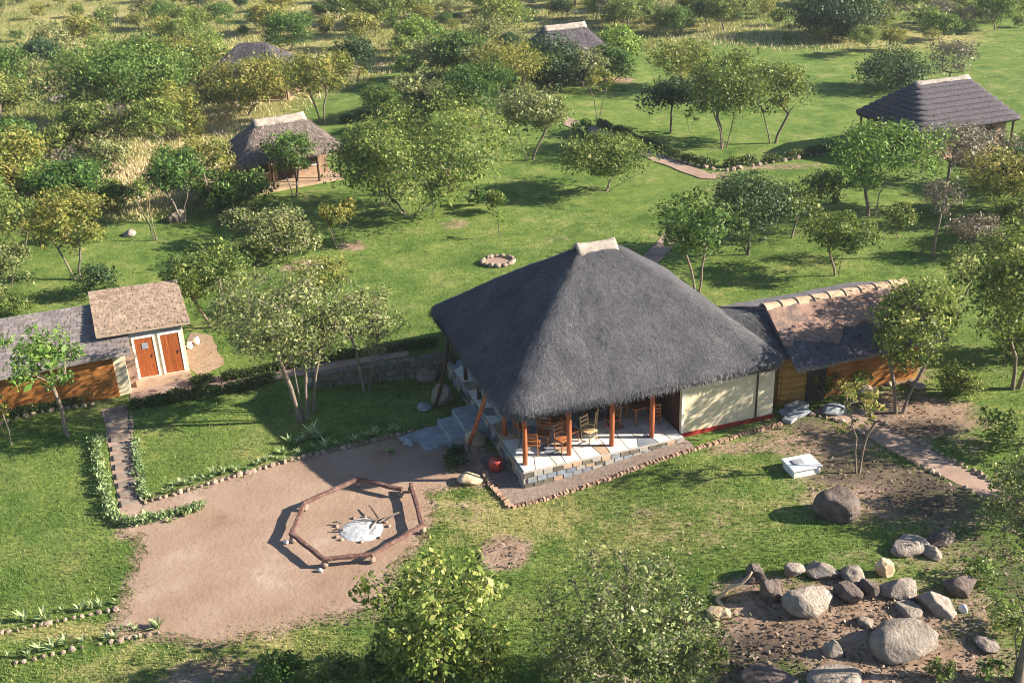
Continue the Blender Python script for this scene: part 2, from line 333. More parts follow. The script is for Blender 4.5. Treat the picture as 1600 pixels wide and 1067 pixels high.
# ------------------------------------------------------------------ ground
def poly_sdf(poly, x, y):
    poly = np.asarray(poly, float); d = np.full(np.shape(x), 1e9); ins = np.zeros(np.shape(x), bool); n = len(poly)
    for i in range(n):
        a = poly[i]; b = poly[(i+1) % n]; ex, ey = b-a; wx, wy = x-a[0], y-a[1]
        t = np.clip((wx*ex+wy*ey)/(ex*ex+ey*ey+1e-12), 0, 1)
        d = np.minimum(d, np.hypot(wx-t*ex, wy-t*ey))
        c = ((a[1] > y) != (b[1] > y))
        with np.errstate(divide='ignore', invalid='ignore'):
            xi = (b[0]-a[0])*(y-a[1])/(b[1]-a[1]+1e-15)+a[0]
        ins ^= c & (x < xi)
    return np.where(ins, -d, d)
def line_dist(pts, x, y):
    pts = np.asarray(pts, float); d = np.full(np.shape(x), 1e9)
    for a, b in zip(pts[:-1], pts[1:]):
        ex, ey = b-a; wx, wy = x-a[0], y-a[1]
        t = np.clip((wx*ex+wy*ey)/(ex*ex+ey*ey+1e-12), 0, 1); d = np.minimum(d, np.hypot(wx-t*ex, wy-t*ey))
    return d
def gpoly(pxs): return [at(*q)[:2] for q in pxs]

YARD = gpoly([(222, 788), (330, 757), (470, 717), (560, 697), (640, 678), (690, 668), (745, 690), (775, 735), (757, 752), (700, 758), (662, 768), (668, 800), (655, 840),
              (605, 890), (585, 945), (500, 962), (420, 985), (330, 1003), (250, 990), (180, 982), (203, 945), (210, 905), (228, 862), (226, 840), (195, 830), (212, 815)])
STEPPATH = gpoly([(158, 640), (200, 632), (205, 690), (212, 740), (222, 790), (210, 812), (187, 806), (180, 760), (170, 700)])
SIDEPATH = gpoly([(200, 605), (300, 590), (430, 575), (560, 560), (640, 545), (640, 556), (520, 582), (430, 594), (300, 614), (205, 632)])
TRACK = gpoly([(-60, 1002), (95, 973), (185, 955), (250, 985), (120, 1010), (-60, 1045)])
RIGHTPATH = gpoly([(1290, 632), (1340, 640), (1440, 695), (1545, 752), (1640, 800), (1625, 822), (1525, 770), (1400, 708), (1310, 655), (1262, 645)])
BACKPATH = gpoly([(888, 184), (935, 200), (1020, 238), (1075, 260), (1118, 274), (1122, 281), (1095, 280), (1020, 252), (930, 213), (880, 196)])
UPPATH = gpoly([(1042, 362), (1062, 372), (1045, 395), (1012, 425), (985, 430), (1005, 400)])
REARYARD = gpoly([(285, 560), (300, 520), (330, 525), (350, 570), (310, 592)])
HUTPAD = [world(*q) for q in ((-5.3, -5.5), (5.4, -5.5), (5.4, 5.0), (-5.3, 5.0))]
HGRAVEL = [world(*q) for q in ((-6.0, -6.35), (-2.0, -6.25), (1.5, -6.05), (1.5, -5.2), (-5.1, -5.2), (-5.1, -2.6), (-6.1, -2.6))]

def blob(x, y, lst):
    r = np.zeros(np.shape(x))
    for px, py, rx, ry, s in lst:
        g = at(px, py); d = math.hypot(*(g[:2]-at(px+10, py)[:2]))/10
        dv = math.hypot(*(g[:2]-at(px, py+6)[:2]))/6
        q = ((x-g[0])/(rx*d))**2+((y-g[1])/(ry*dv))**2; r = np.maximum(r, s*np.exp(-q**1.6*.8))
    return r
SOILB = [(790, 862, 45, 30, 1), (730, 800, 45, 25, .55), (1300, 970, 220, 75, 1.1), (1420, 1040, 190, 60, 1), (1500, 960, 90, 60, .7), (1370, 765, 150, 60, .8), (1250, 690, 90, 35, .75), (1480, 870, 90, 50, .6), (1160, 700, 80, 14, .7), (1000, 800, 120, 16, .4), (1180, 930, 80, 40, .8), (1150, 1040, 80, 40, .6), (1290, 690, 110, 45, .8),
         (1420, 650, 130, 40, .95), (1500, 690, 60, 35, .5), (1460, 790, 100, 50, .7), (1380, 880, 110, 40, .45), (1100, 840, 110, 40, .4), (550, 385, 26, 8, .9), (475, 415, 35, 10, .9), (710, 350, 28, 8, .7), (215, 462, 24, 10, .9), (1380, 585, 80, 20, .9),
         (330, 1050, 90, 30, .75), (540, 965, 80, 25, .6), (130, 1000, 160, 12, .35), (1040, 880, 60, 40, .35), (1130, 790, 60, 20, .35), (870, 372, 30, 8, .5), (1120, 274, 40, 8, .7), (1215, 262, 90, 5, .8), (90, 135, 45, 14, 1), (70, 190, 60, 10, .9), (90, 205, 80, 7, .8), (100, 330, 60, 8, .5),
         (970, 125, 25, 8, .9), (415, 283, 70, 7, .9), (1540, 235, 70, 12, .9), (150, 255, 140, 6, .7), (270, 270, 100, 5, .7)]
LITB = [(1330, 735, 90, 30, .7), (1440, 665, 80, 14, .7), (1440, 770, 90, 50, .75), (1250, 660, 80, 18, .6), (1180, 1020, 90, 40, .8), (1350, 640, 70, 20, .7), (1240, 1000, 70, 25, .6), (1560, 880, 60, 80, .6), (350, 1040, 80, 25, .5), (1540, 560, 40, 40, .4)]
DRYB = [(800, 810, 150, 50, .75), (1010, 840, 170, 55, .6), (1150, 800, 120, 40, .5), (300, 1040, 260, 40, .55), (700, 790, 40, 25, .6), (430, 1000, 120, 30, .7), (110, 985, 150, 14, .75), (1430, 120, 150, 45, .35), (1390, 55, 170, 25, .8), (1080, 120, 60, 20, .4), (560, 400, 120, 40, .25), (900, 345, 90, 20, .35), (1440, 650, 100, 40, .4), (1140, 740, 120, 25, .4)]
def masks(x, y):
    soil = blob(x, y, SOILB); sd_ = np.maximum(poly_sdf(YARD, x, y), 0); soil = np.maximum(soil, .8*np.exp(-(sd_/.55)**2)); lit = blob(x, y, LITB); dry = blob(x, y, DRYB)
    # wild grass: far ground and the thicket on the left
    wf = ss(92, 118, y+0.30*(x-15))
    wl_ = ss(8, -6, x+20+(60-y)*.15)*ss(60, 74, y)
    lawn2 = np.exp(-(((x-17)/11)**2+((y-100)/18)**2)) + np.exp(-(((x+10)/7)**2+((y-93)/9)**2)) + np.exp(-(((x-48)/22)**2+((y-110)/40)**2))*.8
    wild = np.clip(np.maximum(wf, wl_)-lawn2*1.2, 0, 1)
    return soil, np.maximum(dry, wild*.85), lit, wild

def axis(a, b, step, lo, hi, grow=1.12):
    c = list(np.arange(a, b+step/2, step)); s = step; v = c[-1]
    while v < hi: s = s*grow; v += s; c.append(v)
    s = step; v = c[0]; pre = []
    while v > lo: s = s*grow; v -= s; pre.append(v)
    return np.array(pre[::-1]+c)
gx = axis(-24, 24, .2, -1500, 1500, 1.09); gy = axis(22, 50, .2, -300, 2500, 1.045)
X, Y = np.meshgrid(gx, gy); V = np.stack([X.ravel(), Y.ravel(), zg(X, Y).ravel()], 1)
nx, ny = len(gx), len(gy); ii = np.arange(nx*ny).reshape(ny, nx)
Fq = np.stack([ii[:-1, :-1].ravel(), ii[:-1, 1:].ravel(), ii[1:, 1:].ravel(), ii[1:, :-1].ravel()], 1)
so_, dr_, li_, wi_ = masks(V[:, 0], V[:, 1])
g = obj('ground', npmesh('ground', V, Fq, MT['ground'], {'soil': so_, 'dry': dr_, 'litter': li_}, True)); tag(g, kind='structure')

def sheet(name, poly, mat, lift=.012, amp=.35, cell=.16, ns=1.1):
    poly = np.asarray(poly); lo = poly.min(0)-.6; hi = poly.max(0)+.6
    xs = np.arange(lo[0], hi[0]+cell, cell); ys = np.arange(lo[1], hi[1]+cell, cell)
    X, Y = np.meshgrid(xs, ys); S = poly_sdf(poly, X, Y)+amp*(fbm(X*ns, Y*ns, 3.3, 4)-.5)*2
    Z = zg(X, Y)+lift; P = np.stack([X, Y, Z], -1); mb = MB(); cache = {}
    def vid(key, p):
        if key not in cache: cache[key] = len(mb.v); mb.v.append(tuple(p))
        return cache[key]
    ny, nx = X.shape
    for j in range(ny-1):
        for i in range(nx-1):
            cs = ((j, i), (j, i+1), (j+1, i+1), (j+1, i)); sv = [S[c] for c in cs]
            if min(sv) > 0: continue
            out = []
            for k in range(4):
                a, b = cs[k], cs[(k+1) % 4]; sa, sb = S[a], S[b]
                if sa <= 0: out.append(vid(a, P[a]))
                if (sa <= 0) != (sb <= 0):
                    t = sa/(sa-sb); out.append(vid((min(a, b), max(a, b)), P[a]*(1-t)+P[b]*t))
            if len(out) >= 3: mb.f.append(tuple(out))
    o = mb.build(name, mat, None, True); tag(o, kind='structure'); return o
sheet('dirt_yard', YARD, MT['yard'], .012, .55, .1, 2.6)
sheet('stepped_path', STEPPATH, MT['pathearth'], .016, .1)
sheet('side_path', SIDEPATH, MT['pathearth'], .02, .12)
sheet('dirt_track', TRACK, MT['pathearth'], .008, .5, .2, .8) if False else None
sheet('garden_path', RIGHTPATH, MT['pathearth'], .014, .12)
sheet('back_path', BACKPATH, MT['pathearth'], .05, .25, .4)
sheet('upper_path', UPPATH, MT['pathearth'], .03, .15, .25)
sheet('rear_yard', REARYARD, MT['yard'], .02, .25, .2)
sheet('gravel_strip', HGRAVEL, MT['gravel'], .02, .05)

# lawn blades and wild grass: nobody could count them
rng = np.random.default_rng(5)
def inside_any(polys, x, y, pad=0):
    r = np.zeros(np.shape(x), bool)
    for p in polys: r |= poly_sdf(p, x, y) < pad
    return r
def blades(name, x, y, hmin, hmax, w, mat, label, cat, tint=None, lean=.6):
    n = len(x); z = zg(x, y); a = rng.uniform(0, 2*np.pi, n); h = rng.uniform(hmin, hmax, n); b = rng.uniform(0, 2*np.pi, n); ln = rng.uniform(.1, lean, n)*h
    V = np.empty((n, 3, 3)); dx = np.cos(a)*w*.5; dy = np.sin(a)*w*.5
    V[:, 0] = np.stack([x-dx, y-dy, z-.01], 1); V[:, 1] = np.stack([x+dx, y+dy, z-.01], 1)
    V[:, 2] = np.stack([x+np.cos(b)*ln, y+np.sin(b)*ln, z+h], 1)
    t = np.clip(rng.normal(.5, .22, n) if tint is None else tint, 0, 1)
    o = obj(name, npmesh(name, V.reshape(-1, 3), np.arange(3*n).reshape(-1, 3), mat, {'tint': np.repeat(t, 3)}))
    tag(o, label, cat, kind='stuff'); return o
def viewpts(n, y0, y1, pad=3):
    """ground points spread evenly over the picture's part of the land"""
    px = rng.uniform(-60, 1660, n); py = rng.uniform(y0, y1, n)
    d = CF[None]+((px-IW/2)/F_PX)[:, None]*CR-((py-IH/2)/F_PX)[:, None]*CU
    t = -CC[2]/d[:, 2]; P = CC+d*t[:, None]; return P[:, 0], P[:, 1]
x, y = viewpts(230000, 330, 1110)
NOGRASS = [YARD, STEPPATH, SIDEPATH, RIGHTPATH, HUTPAD, HGRAVEL, BACKPATH]
so2, dr2, li2, wi2 = masks(x, y)
yd = poly_sdf(YARD, x, y); so2 = np.where(yd < 1.2, so2*.45, so2)
keep = (rng.uniform(0, 1, len(x)) > np.maximum(so2, li2)*1.15) & (~inside_any(NOGRASS[1:], x, y, .02)) & (yd > -1.1*rng.beta(1, 3.2, len(x))*(fbm(x*.9, y*.9, 4, 2)*1.8-.2))
x, y, dr2 = x[keep], y[keep], dr2[keep]
cl = fbm(x*.5, y*.5, 1.0, 3)
blades('grass', x, y, .03, .115, .036, LM['lawn'], 'short green grass covering the lawns', 'grass', np.clip(.15+.55*cl+dr2*.4+rng.normal(0, .22, len(x)), 0, 1))
x, y = viewpts(330000, -60, 420)
so2, dr2, li2, wi2 = masks(x, y); cl = fbm(x*.16, y*.16, 2.0, 3)
keep = (wi2 > .25) & (rng.uniform(0, 1, len(x)) < wi2*(.3+1.0*(cl > .45))) & (~inside_any([BACKPATH], x, y, .5)); x, y, cl = x[keep], y[keep], cl[keep]
blades('wild_grass', x, y, .15, .5, .1, LM['wild'], 'tall yellowing wild grass between the far trees', 'grass', np.clip((fbm(x*.09, y*.09, 5.0, 3)-.5)*2.4+.42+rng.normal(0, .18, len(x)), 0, 1), .9)

# leaf litter and pebbles on the bare ground
def litter(name, n, y0, y1, cond, size, mat, label, cat, thick=0):
    x, y = viewpts(n, y0, y1); m = cond(x, y); x, y = x[m], y[m]; n = len(x); z = zg(x, y)+.02; a = rng.uniform(0, 6.28, n); L = size*rng.uniform(.5, 1.6, n); t = rng.normal(0, .35, (n, 2))
    d = np.stack([np.cos(a), np.sin(a), t[:, 0]], 1)*L[:, None]; e = np.stack([-np.sin(a), np.cos(a), t[:, 1]], 1)*(L*.55)[:, None]; P = np.stack([x, y, z+abs(t[:, 0])*L*.6], 1)
    Q = np.empty((n, 4, 3)); Q[:, 0] = P-d*.5; Q[:, 1] = P+e*.5; Q[:, 2] = P+d*.5; Q[:, 3] = P-e*.5
    if thick: Q[:, 1, 2] += L*.5; Q[:, 3, 2] -= .02
    o = obj(name, npmesh(name, Q.reshape(-1, 3), np.arange(4*n).reshape(-1, 4), mat, {'tint': np.repeat(rng.uniform(0, 1, n), 4)})); tag(o, label, cat, kind='stuff')
LM['litter'] = leafmat('dry_leaves', [(0, (.04, .028, .02)), (.45, (.1, .068, .046)), (.8, (.2, .14, .095)), (1, (.34, .25, .17))], .1, (.2, .12, .05))
def bare(x, y):
    a, b, c, d = masks(x, y); return (rng.uniform(0, 1, len(x)) < np.maximum((a-.3)*.7, c-.2)) & ~inside_any([YARD, HUTPAD, STEPPATH, RIGHTPATH], x, y, .15)
litter('leaf_litter', 60000, 560, 1110, bare, .1, LM['litter'], 'dry brown leaf litter on the bare soil', 'leaf litter')
litter('pebbles', 2600, 640, 1020, lambda x, y: inside_any([YARD, RIGHTPATH, STEPPATH], x, y, 0), .035, MT['yard'], 'small pebbles and twigs strewn over the dirt yard', 'pebbles', 0)

# ------------------------------------------------------------------ thatch helpers
def straw_on(name, me, n, length, width, mat, parent, lift=.07, seed=1, nz=.15):
    r = np.random.default_rng(seed); me.calc_loop_triangles(); T = np.array([t.vertices[:] for t in me.loop_triangles]); V = np.array([v.co[:] for v in me.vertices])
    a, b, c = V[T[:, 0]], V[T[:, 1]], V[T[:, 2]]; N = np.cross(b-a, c-a); A = np.linalg.norm(N, axis=1)+1e-12; N = N/A[:, None]
    w = A*(N[:, 2] > nz); i = r.choice(len(T), n, p=w/w.sum())
    u = r.uniform(0, 1, n); v = r.uniform(0, 1, n); f = u+v > 1; u[f] = 1-u[f]; v[f] = 1-v[f]
    P = a[i]+(b[i]-a[i])*u[:, None]+(c[i]-a[i])*v[:, None]; n_ = N[i]
    d = np.array([0, 0, -1.])-n_*(-n_[:, 2])[:, None]; d /= np.linalg.norm(d, axis=1)[:, None]+1e-9
    d = d+r.normal(0, .16, (n, 3)); d /= np.linalg.norm(d, axis=1)[:, None]; s = np.cross(d, n_)
    L = r.uniform(.5, 1.2, n)*length; Wd = r.uniform(.6, 1.4, n)*width; lf = r.uniform(.1, 1, n)*lift
    Q = np.empty((n, 3, 3)); Q[:, 0] = P-s*Wd[:, None]+n_*.004; Q[:, 1] = P+s*Wd[:, None]+n_*.004; Q[:, 2] = P+d*L[:, None]+n_*lf[:, None]
    o = obj(name, npmesh(name, Q.reshape(-1, 3), np.arange(3*n).reshape(-1, 3), mat), parent); o['kind'] = 'stuff'; return o
def hip_roof(a0, b0, a1, b1, z0, z1, thick, corner=.9, nper=168, nt=26, curve=1.0, noise_amp=.05, inner=.35, sag=0.0):
    """loft from a short ridge (a0,b0,z1) to rounded eaves (a1,b1,z0) with a thick rim and a soffit"""
    V = []; per = nper
    def ring(a, b, r, z):
        r = min(r, a*.98, b*.98); pts = []
        Lx, Ly = 2*(a-r), 2*(b-r); q = math.pi*r/2; tot = 2*Lx+2*Ly+4*q
        segs = [('l', (-a+r, -b), (1, 0), Lx), ('c', (a-r, -b+r), -90, q), ('l', (a, -b+r), (0, 1), Ly), ('c', (a-r, b-r), 0, q), ('l', (a-r, b), (-1, 0), Lx), ('c', (-a+r, b-r), 90, q), ('l', (-a, b-r), (0, -1), Ly), ('c', (-a+r, -b+r), 180, q)]
        for k in range(per):
            s = tot*k/per
            for sg in segs:
                if s <= sg[3]+1e-9:
                    if sg[0] == 'l': pts.append((sg[1][0]+sg[2][0]*s, sg[1][1]+sg[2][1]*s, z))
                    else:
                        an = math.radians(sg[2])+s/(r+1e-9); pts.append((sg[1][0]+r*math.cos(an), sg[1][1]+r*math.sin(an), z))
                    break
                s -= sg[3]
            else: pts.append((sg[1][0], sg[1][1], z))
        return pts
    ts = np.linspace(0, 1, nt)
    for t in ts:
        z = z1-(z1-(z0+thick))*t**curve+sag*math.sin(math.pi*t)
        V += ring(a0+(a1-a0)*t, b0+(b1-b0)*t, .05+corner*t, z)
    V += ring(a1+.03, b1+.03, corner+.03, z0+thick*.55); V += ring(a1-.04, b1-.04, corner, z0); V += ring(a1-inner, b1-inner, corner*.7, z0+.12)
    V += ring(a0+.2, b0+.2, .1, z1-.5)
    V = np.array(V); nr = len(V)//per
    top = np.arange(len(V)) < per*nt
    nn = fbm(V[:, 0]*1.1+9, V[:, 1]*1.1, V[:, 2]*1.1, 3)-.5; n2 = fbm(V[:, 0]*4, V[:, 1]*4, V[:, 2]*4+7, 2)-.5
    V[:, 2] += np.where(top, (nn*2.2+n2)*noise_amp, n2*noise_amp*1.2)
    Fs = []
    for i in range(nr-1):
        for k in range(per):
            k2 = (k+1) % per; Fs.append((i*per+k, (i+1)*per+k, (i+1)*per+k2, i*per+k2))
    me = bpy.data.meshes.new('roof'); me.from_pydata([tuple(p) for p in V], [], Fs+[tuple(range(per))])
    me.polygons.foreach_set('use_smooth', [True]*len(me.polygons)); me.update(); return me
def saddle_cap(half, drop, width, z, thick=.1, n=9, wob=.03, seed=0, slope=.85):
    """ridge cap: a folded strip lying over the ridge, thick, with uneven lower edges"""
    r = random.Random(seed); mb = MB(); rows = []; nx = 12
    prof = []
    for k in range(n):
        t = -1+2*k/(n-1); prof.append((t*width, z-drop*(abs(t)**1.25)))
    for i in range(nx+1):
        x = -half+2*half*i/nx
        rows.append([(x, y+(r.uniform(-wob, wob) if k in (0, n-1) else 0), zz+r.uniform(-wob, wob)*.5+(.05*(x/half)**2)) for k, (y, zz) in enumerate(prof)])
    V = [p for rr in rows for p in rr]; V2 = [(p[0]*1.0, p[1]*.97, p[2]-thick) for p in V]; o = len(V)
    Fs = []
    for i in range(nx):
        for k in range(n-1):
            a = i*n+k; Fs.append((a, a+n, a+n+1, a+1)); Fs.append((o+a, o+a+1, o+a+n+1, o+a+n))
    for i in range(nx):
        a = i*n; Fs.append((a, o+a, o+a+n, a+n)); a = i*n+n-1; Fs.append((a, a+n, o+a+n, o+a))
    for k in range(n-1):
        Fs.append((k, k+1, o+k+1, o+k)); a = nx*n+k; Fs.append((a, o+a, o+a+1, a+1))
    mb.add(V+V2, Fs); return mb

# ------------------------------------------------------------------ main hut
RD = random.Random(11)
hut = empty('thatched_dining_hut', (HO[0], HO[1], 0), TH)
tag(hut, 'large open-sided hut under a steep grey thatched hip roof', 'hut')
me = hip_roof(.62, .1, 5.62, 5.4, 2.3, 6.3, .34, .8, 200, 34, 1.03, .06, .4, .06); me.materials.append(MT['thatch'])
roof = obj('roof', me, hut); roof['label'] = 'grey thatched hip roof with a dark shaded left slope'
straw_on('straw', me, 120000, .17, .009, MT['straw'], roof, .02, 3)
def fringe(me, parent, n, z_hi, z_lo, out, mat, seed):
    r = np.random.default_rng(seed); V = np.array([v.co[:] for v in me.vertices]); R_ = V[(np.abs(V[:, 2]-z_hi) < .12) & (np.maximum(np.abs(V[:, 0])/5.6, np.abs(V[:, 1])/5.4) > .97)]
    i = r.integers(0, len(R_), n); P = R_[i]+r.normal(0, .07, (n, 3)); d = unit(P*np.array([1, 1, 0])); dn = unit(d*.35+np.array([0, 0, -1.])+r.normal(0, .18, (n, 3))); sd = np.stack([-d[:, 1], d[:, 0], 0*d[:, 0]], 1)
    L = r.uniform(.04, .17, n)[:, None]; w = .011; Q = np.empty((n, 3, 3)); Q[:, 0] = P-sd*w; Q[:, 1] = P+sd*w; Q[:, 2] = P+dn*L
    o = obj('eave_fringe', npmesh('eave_fringe', Q.reshape(-1, 3), np.arange(3*n).reshape(-1, 3), mat), parent); o['kind'] = 'stuff'
def unit(a): return a/(np.linalg.norm(a, axis=-1, keepdims=True)+1e-9)
fringe(me, roof, 14000, 2.5, 2.3, 0, MT['straw'], 6)
saddle_cap(.84, .4, .42, 6.46, .1, 9, .035, 2).build('ridge_cap', MT['cap'], hut, True)
MB().prism([(-5.1, -5.3), (1.36, -5.3), (1.36, 4.6), (-5.1, 4.6)], -.75, .14).build('plinth', MT['mortar'], hut)
# crazy paving of the floor
floor = MB().box((-1.87, -.35, .155), (6.4, 9.8, .03)).build('floor', MT['mortar'], hut)
def shrink(poly, d):
    c = np.mean(poly, 0); return [tuple(np.array(p)+(c-p)/max(1e-6, np.linalg.norm(c-p))*d) for p in poly]
nxp, nyp = 11, 13
gp = {}
for i in range(nxp+1):
    for j in range(nyp+1):
        jx = 0 if i in (0, nxp) else RD.uniform(-.17, .17); jy = 0 if j in (0, nyp) else RD.uniform(-.2, .2)
        gp[i, j] = (-5.07+6.4*i/nxp+jx, -5.27+9.8*j/nyp+jy)
for i in range(nxp):
    for j in range(nyp):
        q = shrink([gp[i, j], gp[i+1, j], gp[i+1, j+1], gp[i, j+1]], .03); k = RD.random()
        mt = MT['marble'] if k < .66 else MT['bluepave'] if k < .86 else MT['tanpave']
        MB().prism(q, .165, .185+RD.uniform(0, .008)).build('paving_slab', mt, floor)
# facing stones of the plinth, front and left
def facing(x0, y0, x1, y1, zt0, zb0, zb1, n, nxo, nyo, seed):
    r = random.Random(seed)
    for i in range(n):
        for row in range(3):
            f0, f1 = i/n, (i+1)/n; zb = zb0+(zb1-zb0)*(f0+f1)/2
            if zt0-zb < .22 and row > 0: continue
            rows = 3 if zt0-zb > .45 else 2 if zt0-zb > .22 else 1
            if row >= rows: continue
            z1_ = zt0-(zt0-zb)*row/rows-.012; z0_ = zt0-(zt0-zb)*(row+1)/rows+.012; off = (.35 if row % 2 else 0)/n
            g0, g1 = f0+off+.06/n, f1+off-.06/n
            if g1 > 1: continue
            pr = .025+r.uniform(0, .02); A = np.array([x0+(x1-x0)*g0, y0+(y1-y0)*g0]); B = np.array([x0+(x1-x0)*g1, y0+(y1-y0)*g1]); o = np.array([nxo, nyo])*pr
            MB().prism([tuple(A), tuple(A+o), tuple(B+o), tuple(B)], z0_, z1_).build('facing_stone', r.choice([MT['wallstone'], MT['wallstone'], MT['tanpave'], MT['slab'], MT['mortar'], MT['mortar'], MT['bluepave']]), plinth)
plinth = [c for c in hut.children if c.name.startswith('plinth')][0]
facing(-5.1, -5.3, 1.36, -5.3, .14, -.55, -.02, 17, 0, -1, 4)
facing(-5.1, 4.5, -5.1, -5.3, .14, -.55, -.55, 22, -1, 0, 5)
# columns
def post(p0, p1, r0, r1, mat, name='column', n=9, bow=.02):
    m = [tuple(p0[k]+(p1[k]-p0[k])*t+(bow*math.sin(math.pi*t) if k == 0 else 0) for k in range(3)) for t in (0, .3, .65, 1)]
    return MB().tube(m, [r0, r0*.95, r0*.9+r1*.1, r1], n).build(name, mat, hut, True)
for x in (-4.85, -3.13, -1.42, .22): post((x, -4.8, .17), (x+.01, -4.8, 2.75), .095, .08, MT['wood'])
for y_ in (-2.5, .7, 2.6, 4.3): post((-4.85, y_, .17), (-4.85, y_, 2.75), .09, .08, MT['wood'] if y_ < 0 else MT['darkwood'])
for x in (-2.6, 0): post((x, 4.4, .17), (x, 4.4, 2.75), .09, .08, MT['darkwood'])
post((-6.2, -2.15, -.15), (-5.35, -2.4, 2.35), .085, .075, MT['wood'], 'leaning_post')
post((-6.5, 1.7, -.4), (-5.35, 2.9, 2.35), .08, .065, MT['darkwood'], 'leaning_post', 8, .12)
MB().box((-1.6, -4.82, 2.68), (7.0, .12, .12)).build('eave_beam', MT['wood'], hut)
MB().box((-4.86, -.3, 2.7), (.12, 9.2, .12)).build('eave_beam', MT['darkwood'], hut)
# enclosed room
wl_ = MB(); wl_.box((3.34, -4.9, 1.42), (3.94, .18, 2.56)); wl_.box((5.22, -.2, 1.42), (.18, 9.2, 2.56)); wl_.box((3.34, 4.4, 1.42), (3.75, .18, 2.56))
wall = wl_.build('wall', MT['cream'], hut)
MB().box((1.46, -.1, 1.42), (.18, 9.4, 2.56)).build('inner_wall', MT['darkwood'], wall)  # dark timber colour paints in the shade under the roof on this wall
MB().box((3.34, -4.905, .03), (3.98, .24, .3)).build('skirting', MT['redpaint'], wall)
MB().tube([(4.55, -5.02, .1), (4.55, -5.02, 2.5)], .035, 8).build('downpipe', MT['darkwood'], wall)
MB().box((1.40, -5.0, 1.42), (.1, .05, 2.5)).build('corner_trim', MT['white'], wall)
MB().box((1.35, 1.0, 1.2), (.05, 1.0, 2.0)).build('inner_door', MT['darkwood'], wall)

# chairs and tables under the roof
def make_chair(mat):
    t = empty('dining_chair')
    MB().box((0, 0, .45), (.46, .46, .05)).build('seat', mat, t, bevel=.01)
    for sx in (-1, 1):
        for sy in (-1, 1):
            top = .43 if sy < 0 else 1.0
            MB().tube([(sx*.2, sy*.2, 0), (sx*.2, sy*(.2 if sy < 0 else .22), .43)]+([(sx*.2, .28, 1.0)] if sy > 0 else []), .022, 6).build('leg', mat, t)
    b = MB(); 
    for z in (.62, .78, .94): b.box((0, .22+(z-.43)*.1, z), (.4, .025, .08))
    b.build('backrest', mat, t); MB().box((0, -.2, .2), (.38, .025, .03)).build('stretcher', mat, t)
    return t
ch = make_chair(MT['chairwood']); chp = make_chair(MT['paletimber'])
CH = [(ch, -4.3, -4.2, 2.6, 'wooden chair behind the front left corner column of the hut'), (ch, -3.7, -3.7, -.6, 'wooden chair left of the second front column'),
      (ch, -2.7, -3.9, 1.9, 'wooden chair right of the second front column'), (chp, -2.05, -4.15, .4, 'pale wicker chair in the sun between the middle columns'),
      (chp, -1.75, -3.55, -2.2, 'pale wicker chair half in shade behind the third front column'), (ch, .75, -3.9, 2.9, 'wooden chair right of the fourth front column'),
      (ch, -.5, -2.6, 1.2, 'wooden chair deep in shade behind the fourth front column'), (ch, -4.3, -2.9, 1.7, 'wooden chair just inside the shaded left side of the hut'),
      (ch, -3.2, -4.35, .3, 'wooden chair close to the front edge between first two columns'), (ch, -.9, -3.7, -1.3, 'wooden chair in half shade between the third and fourth columns'), (ch, .3, -2.9, .5, 'wooden chair in deep shade before the inner wall'), (ch, -2.4, -2.3, 2.2, 'wooden chair at the back of the shaded dining floor')]
used = set()
for proto, lx, ly, rz, lb in CH:
    o = proto if id(proto) not in used else copy_tree(proto); used.add(id(proto))
    w_ = world(lx, ly); o.location = (w_[0], w_[1], .19); o.rotation_euler = (0, 0, TH+rz); tag(o, lb, 'chair', 'chairs in the dining hut')
def table(lx, ly, lb, mat):
    w_ = world(lx, ly); t = empty('dining_table', (w_[0], w_[1], .19), TH+RD.uniform(-.2, .2)); tag(t, lb, 'table', 'tables in the dining hut')
    MB().box((0, 0, .73), (1.1, .8, .05)).build('table_top', mat, t, bevel=.01)
    for sx in (-1, 1):
        for sy in (-1, 1): MB().tube([(sx*.45, sy*.32, 0), (sx*.45, sy*.32, .71)], .035, 6).build('leg', mat, t)
table(-3.2, -3.2, 'wooden table behind the second front column of the hut', MT['chairwood'])
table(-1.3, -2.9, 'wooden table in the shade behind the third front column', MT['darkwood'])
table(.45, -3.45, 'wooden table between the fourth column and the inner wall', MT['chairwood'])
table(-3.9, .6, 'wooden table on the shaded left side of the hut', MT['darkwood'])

# stone steps at the left entrance
w_ = world(-5.1, -.4); st = empty('stone_steps', (w_[0], w_[1], -.5), TH); tag(st, 'wide grey stone steps down to the dirt yard from the hut', 'steps')
for k, (x0, x1, z, ya, yb) in enumerate(((-.95, .0, .5, -.95, 1.1), (-1.65, -.9, .36, -1.0, .75), (-2.25, -1.55, .2, -1.05, .5), (-2.7, -2.15, .09, -1.0, .2))):
    m = MB().box(((x0+x1)/2, (ya+yb)/2, z/2-.05), (x1-x0, yb-ya, z+.1), .03*k, .97, .03, RD).build('step', MT['slab'], st, bevel=.02)
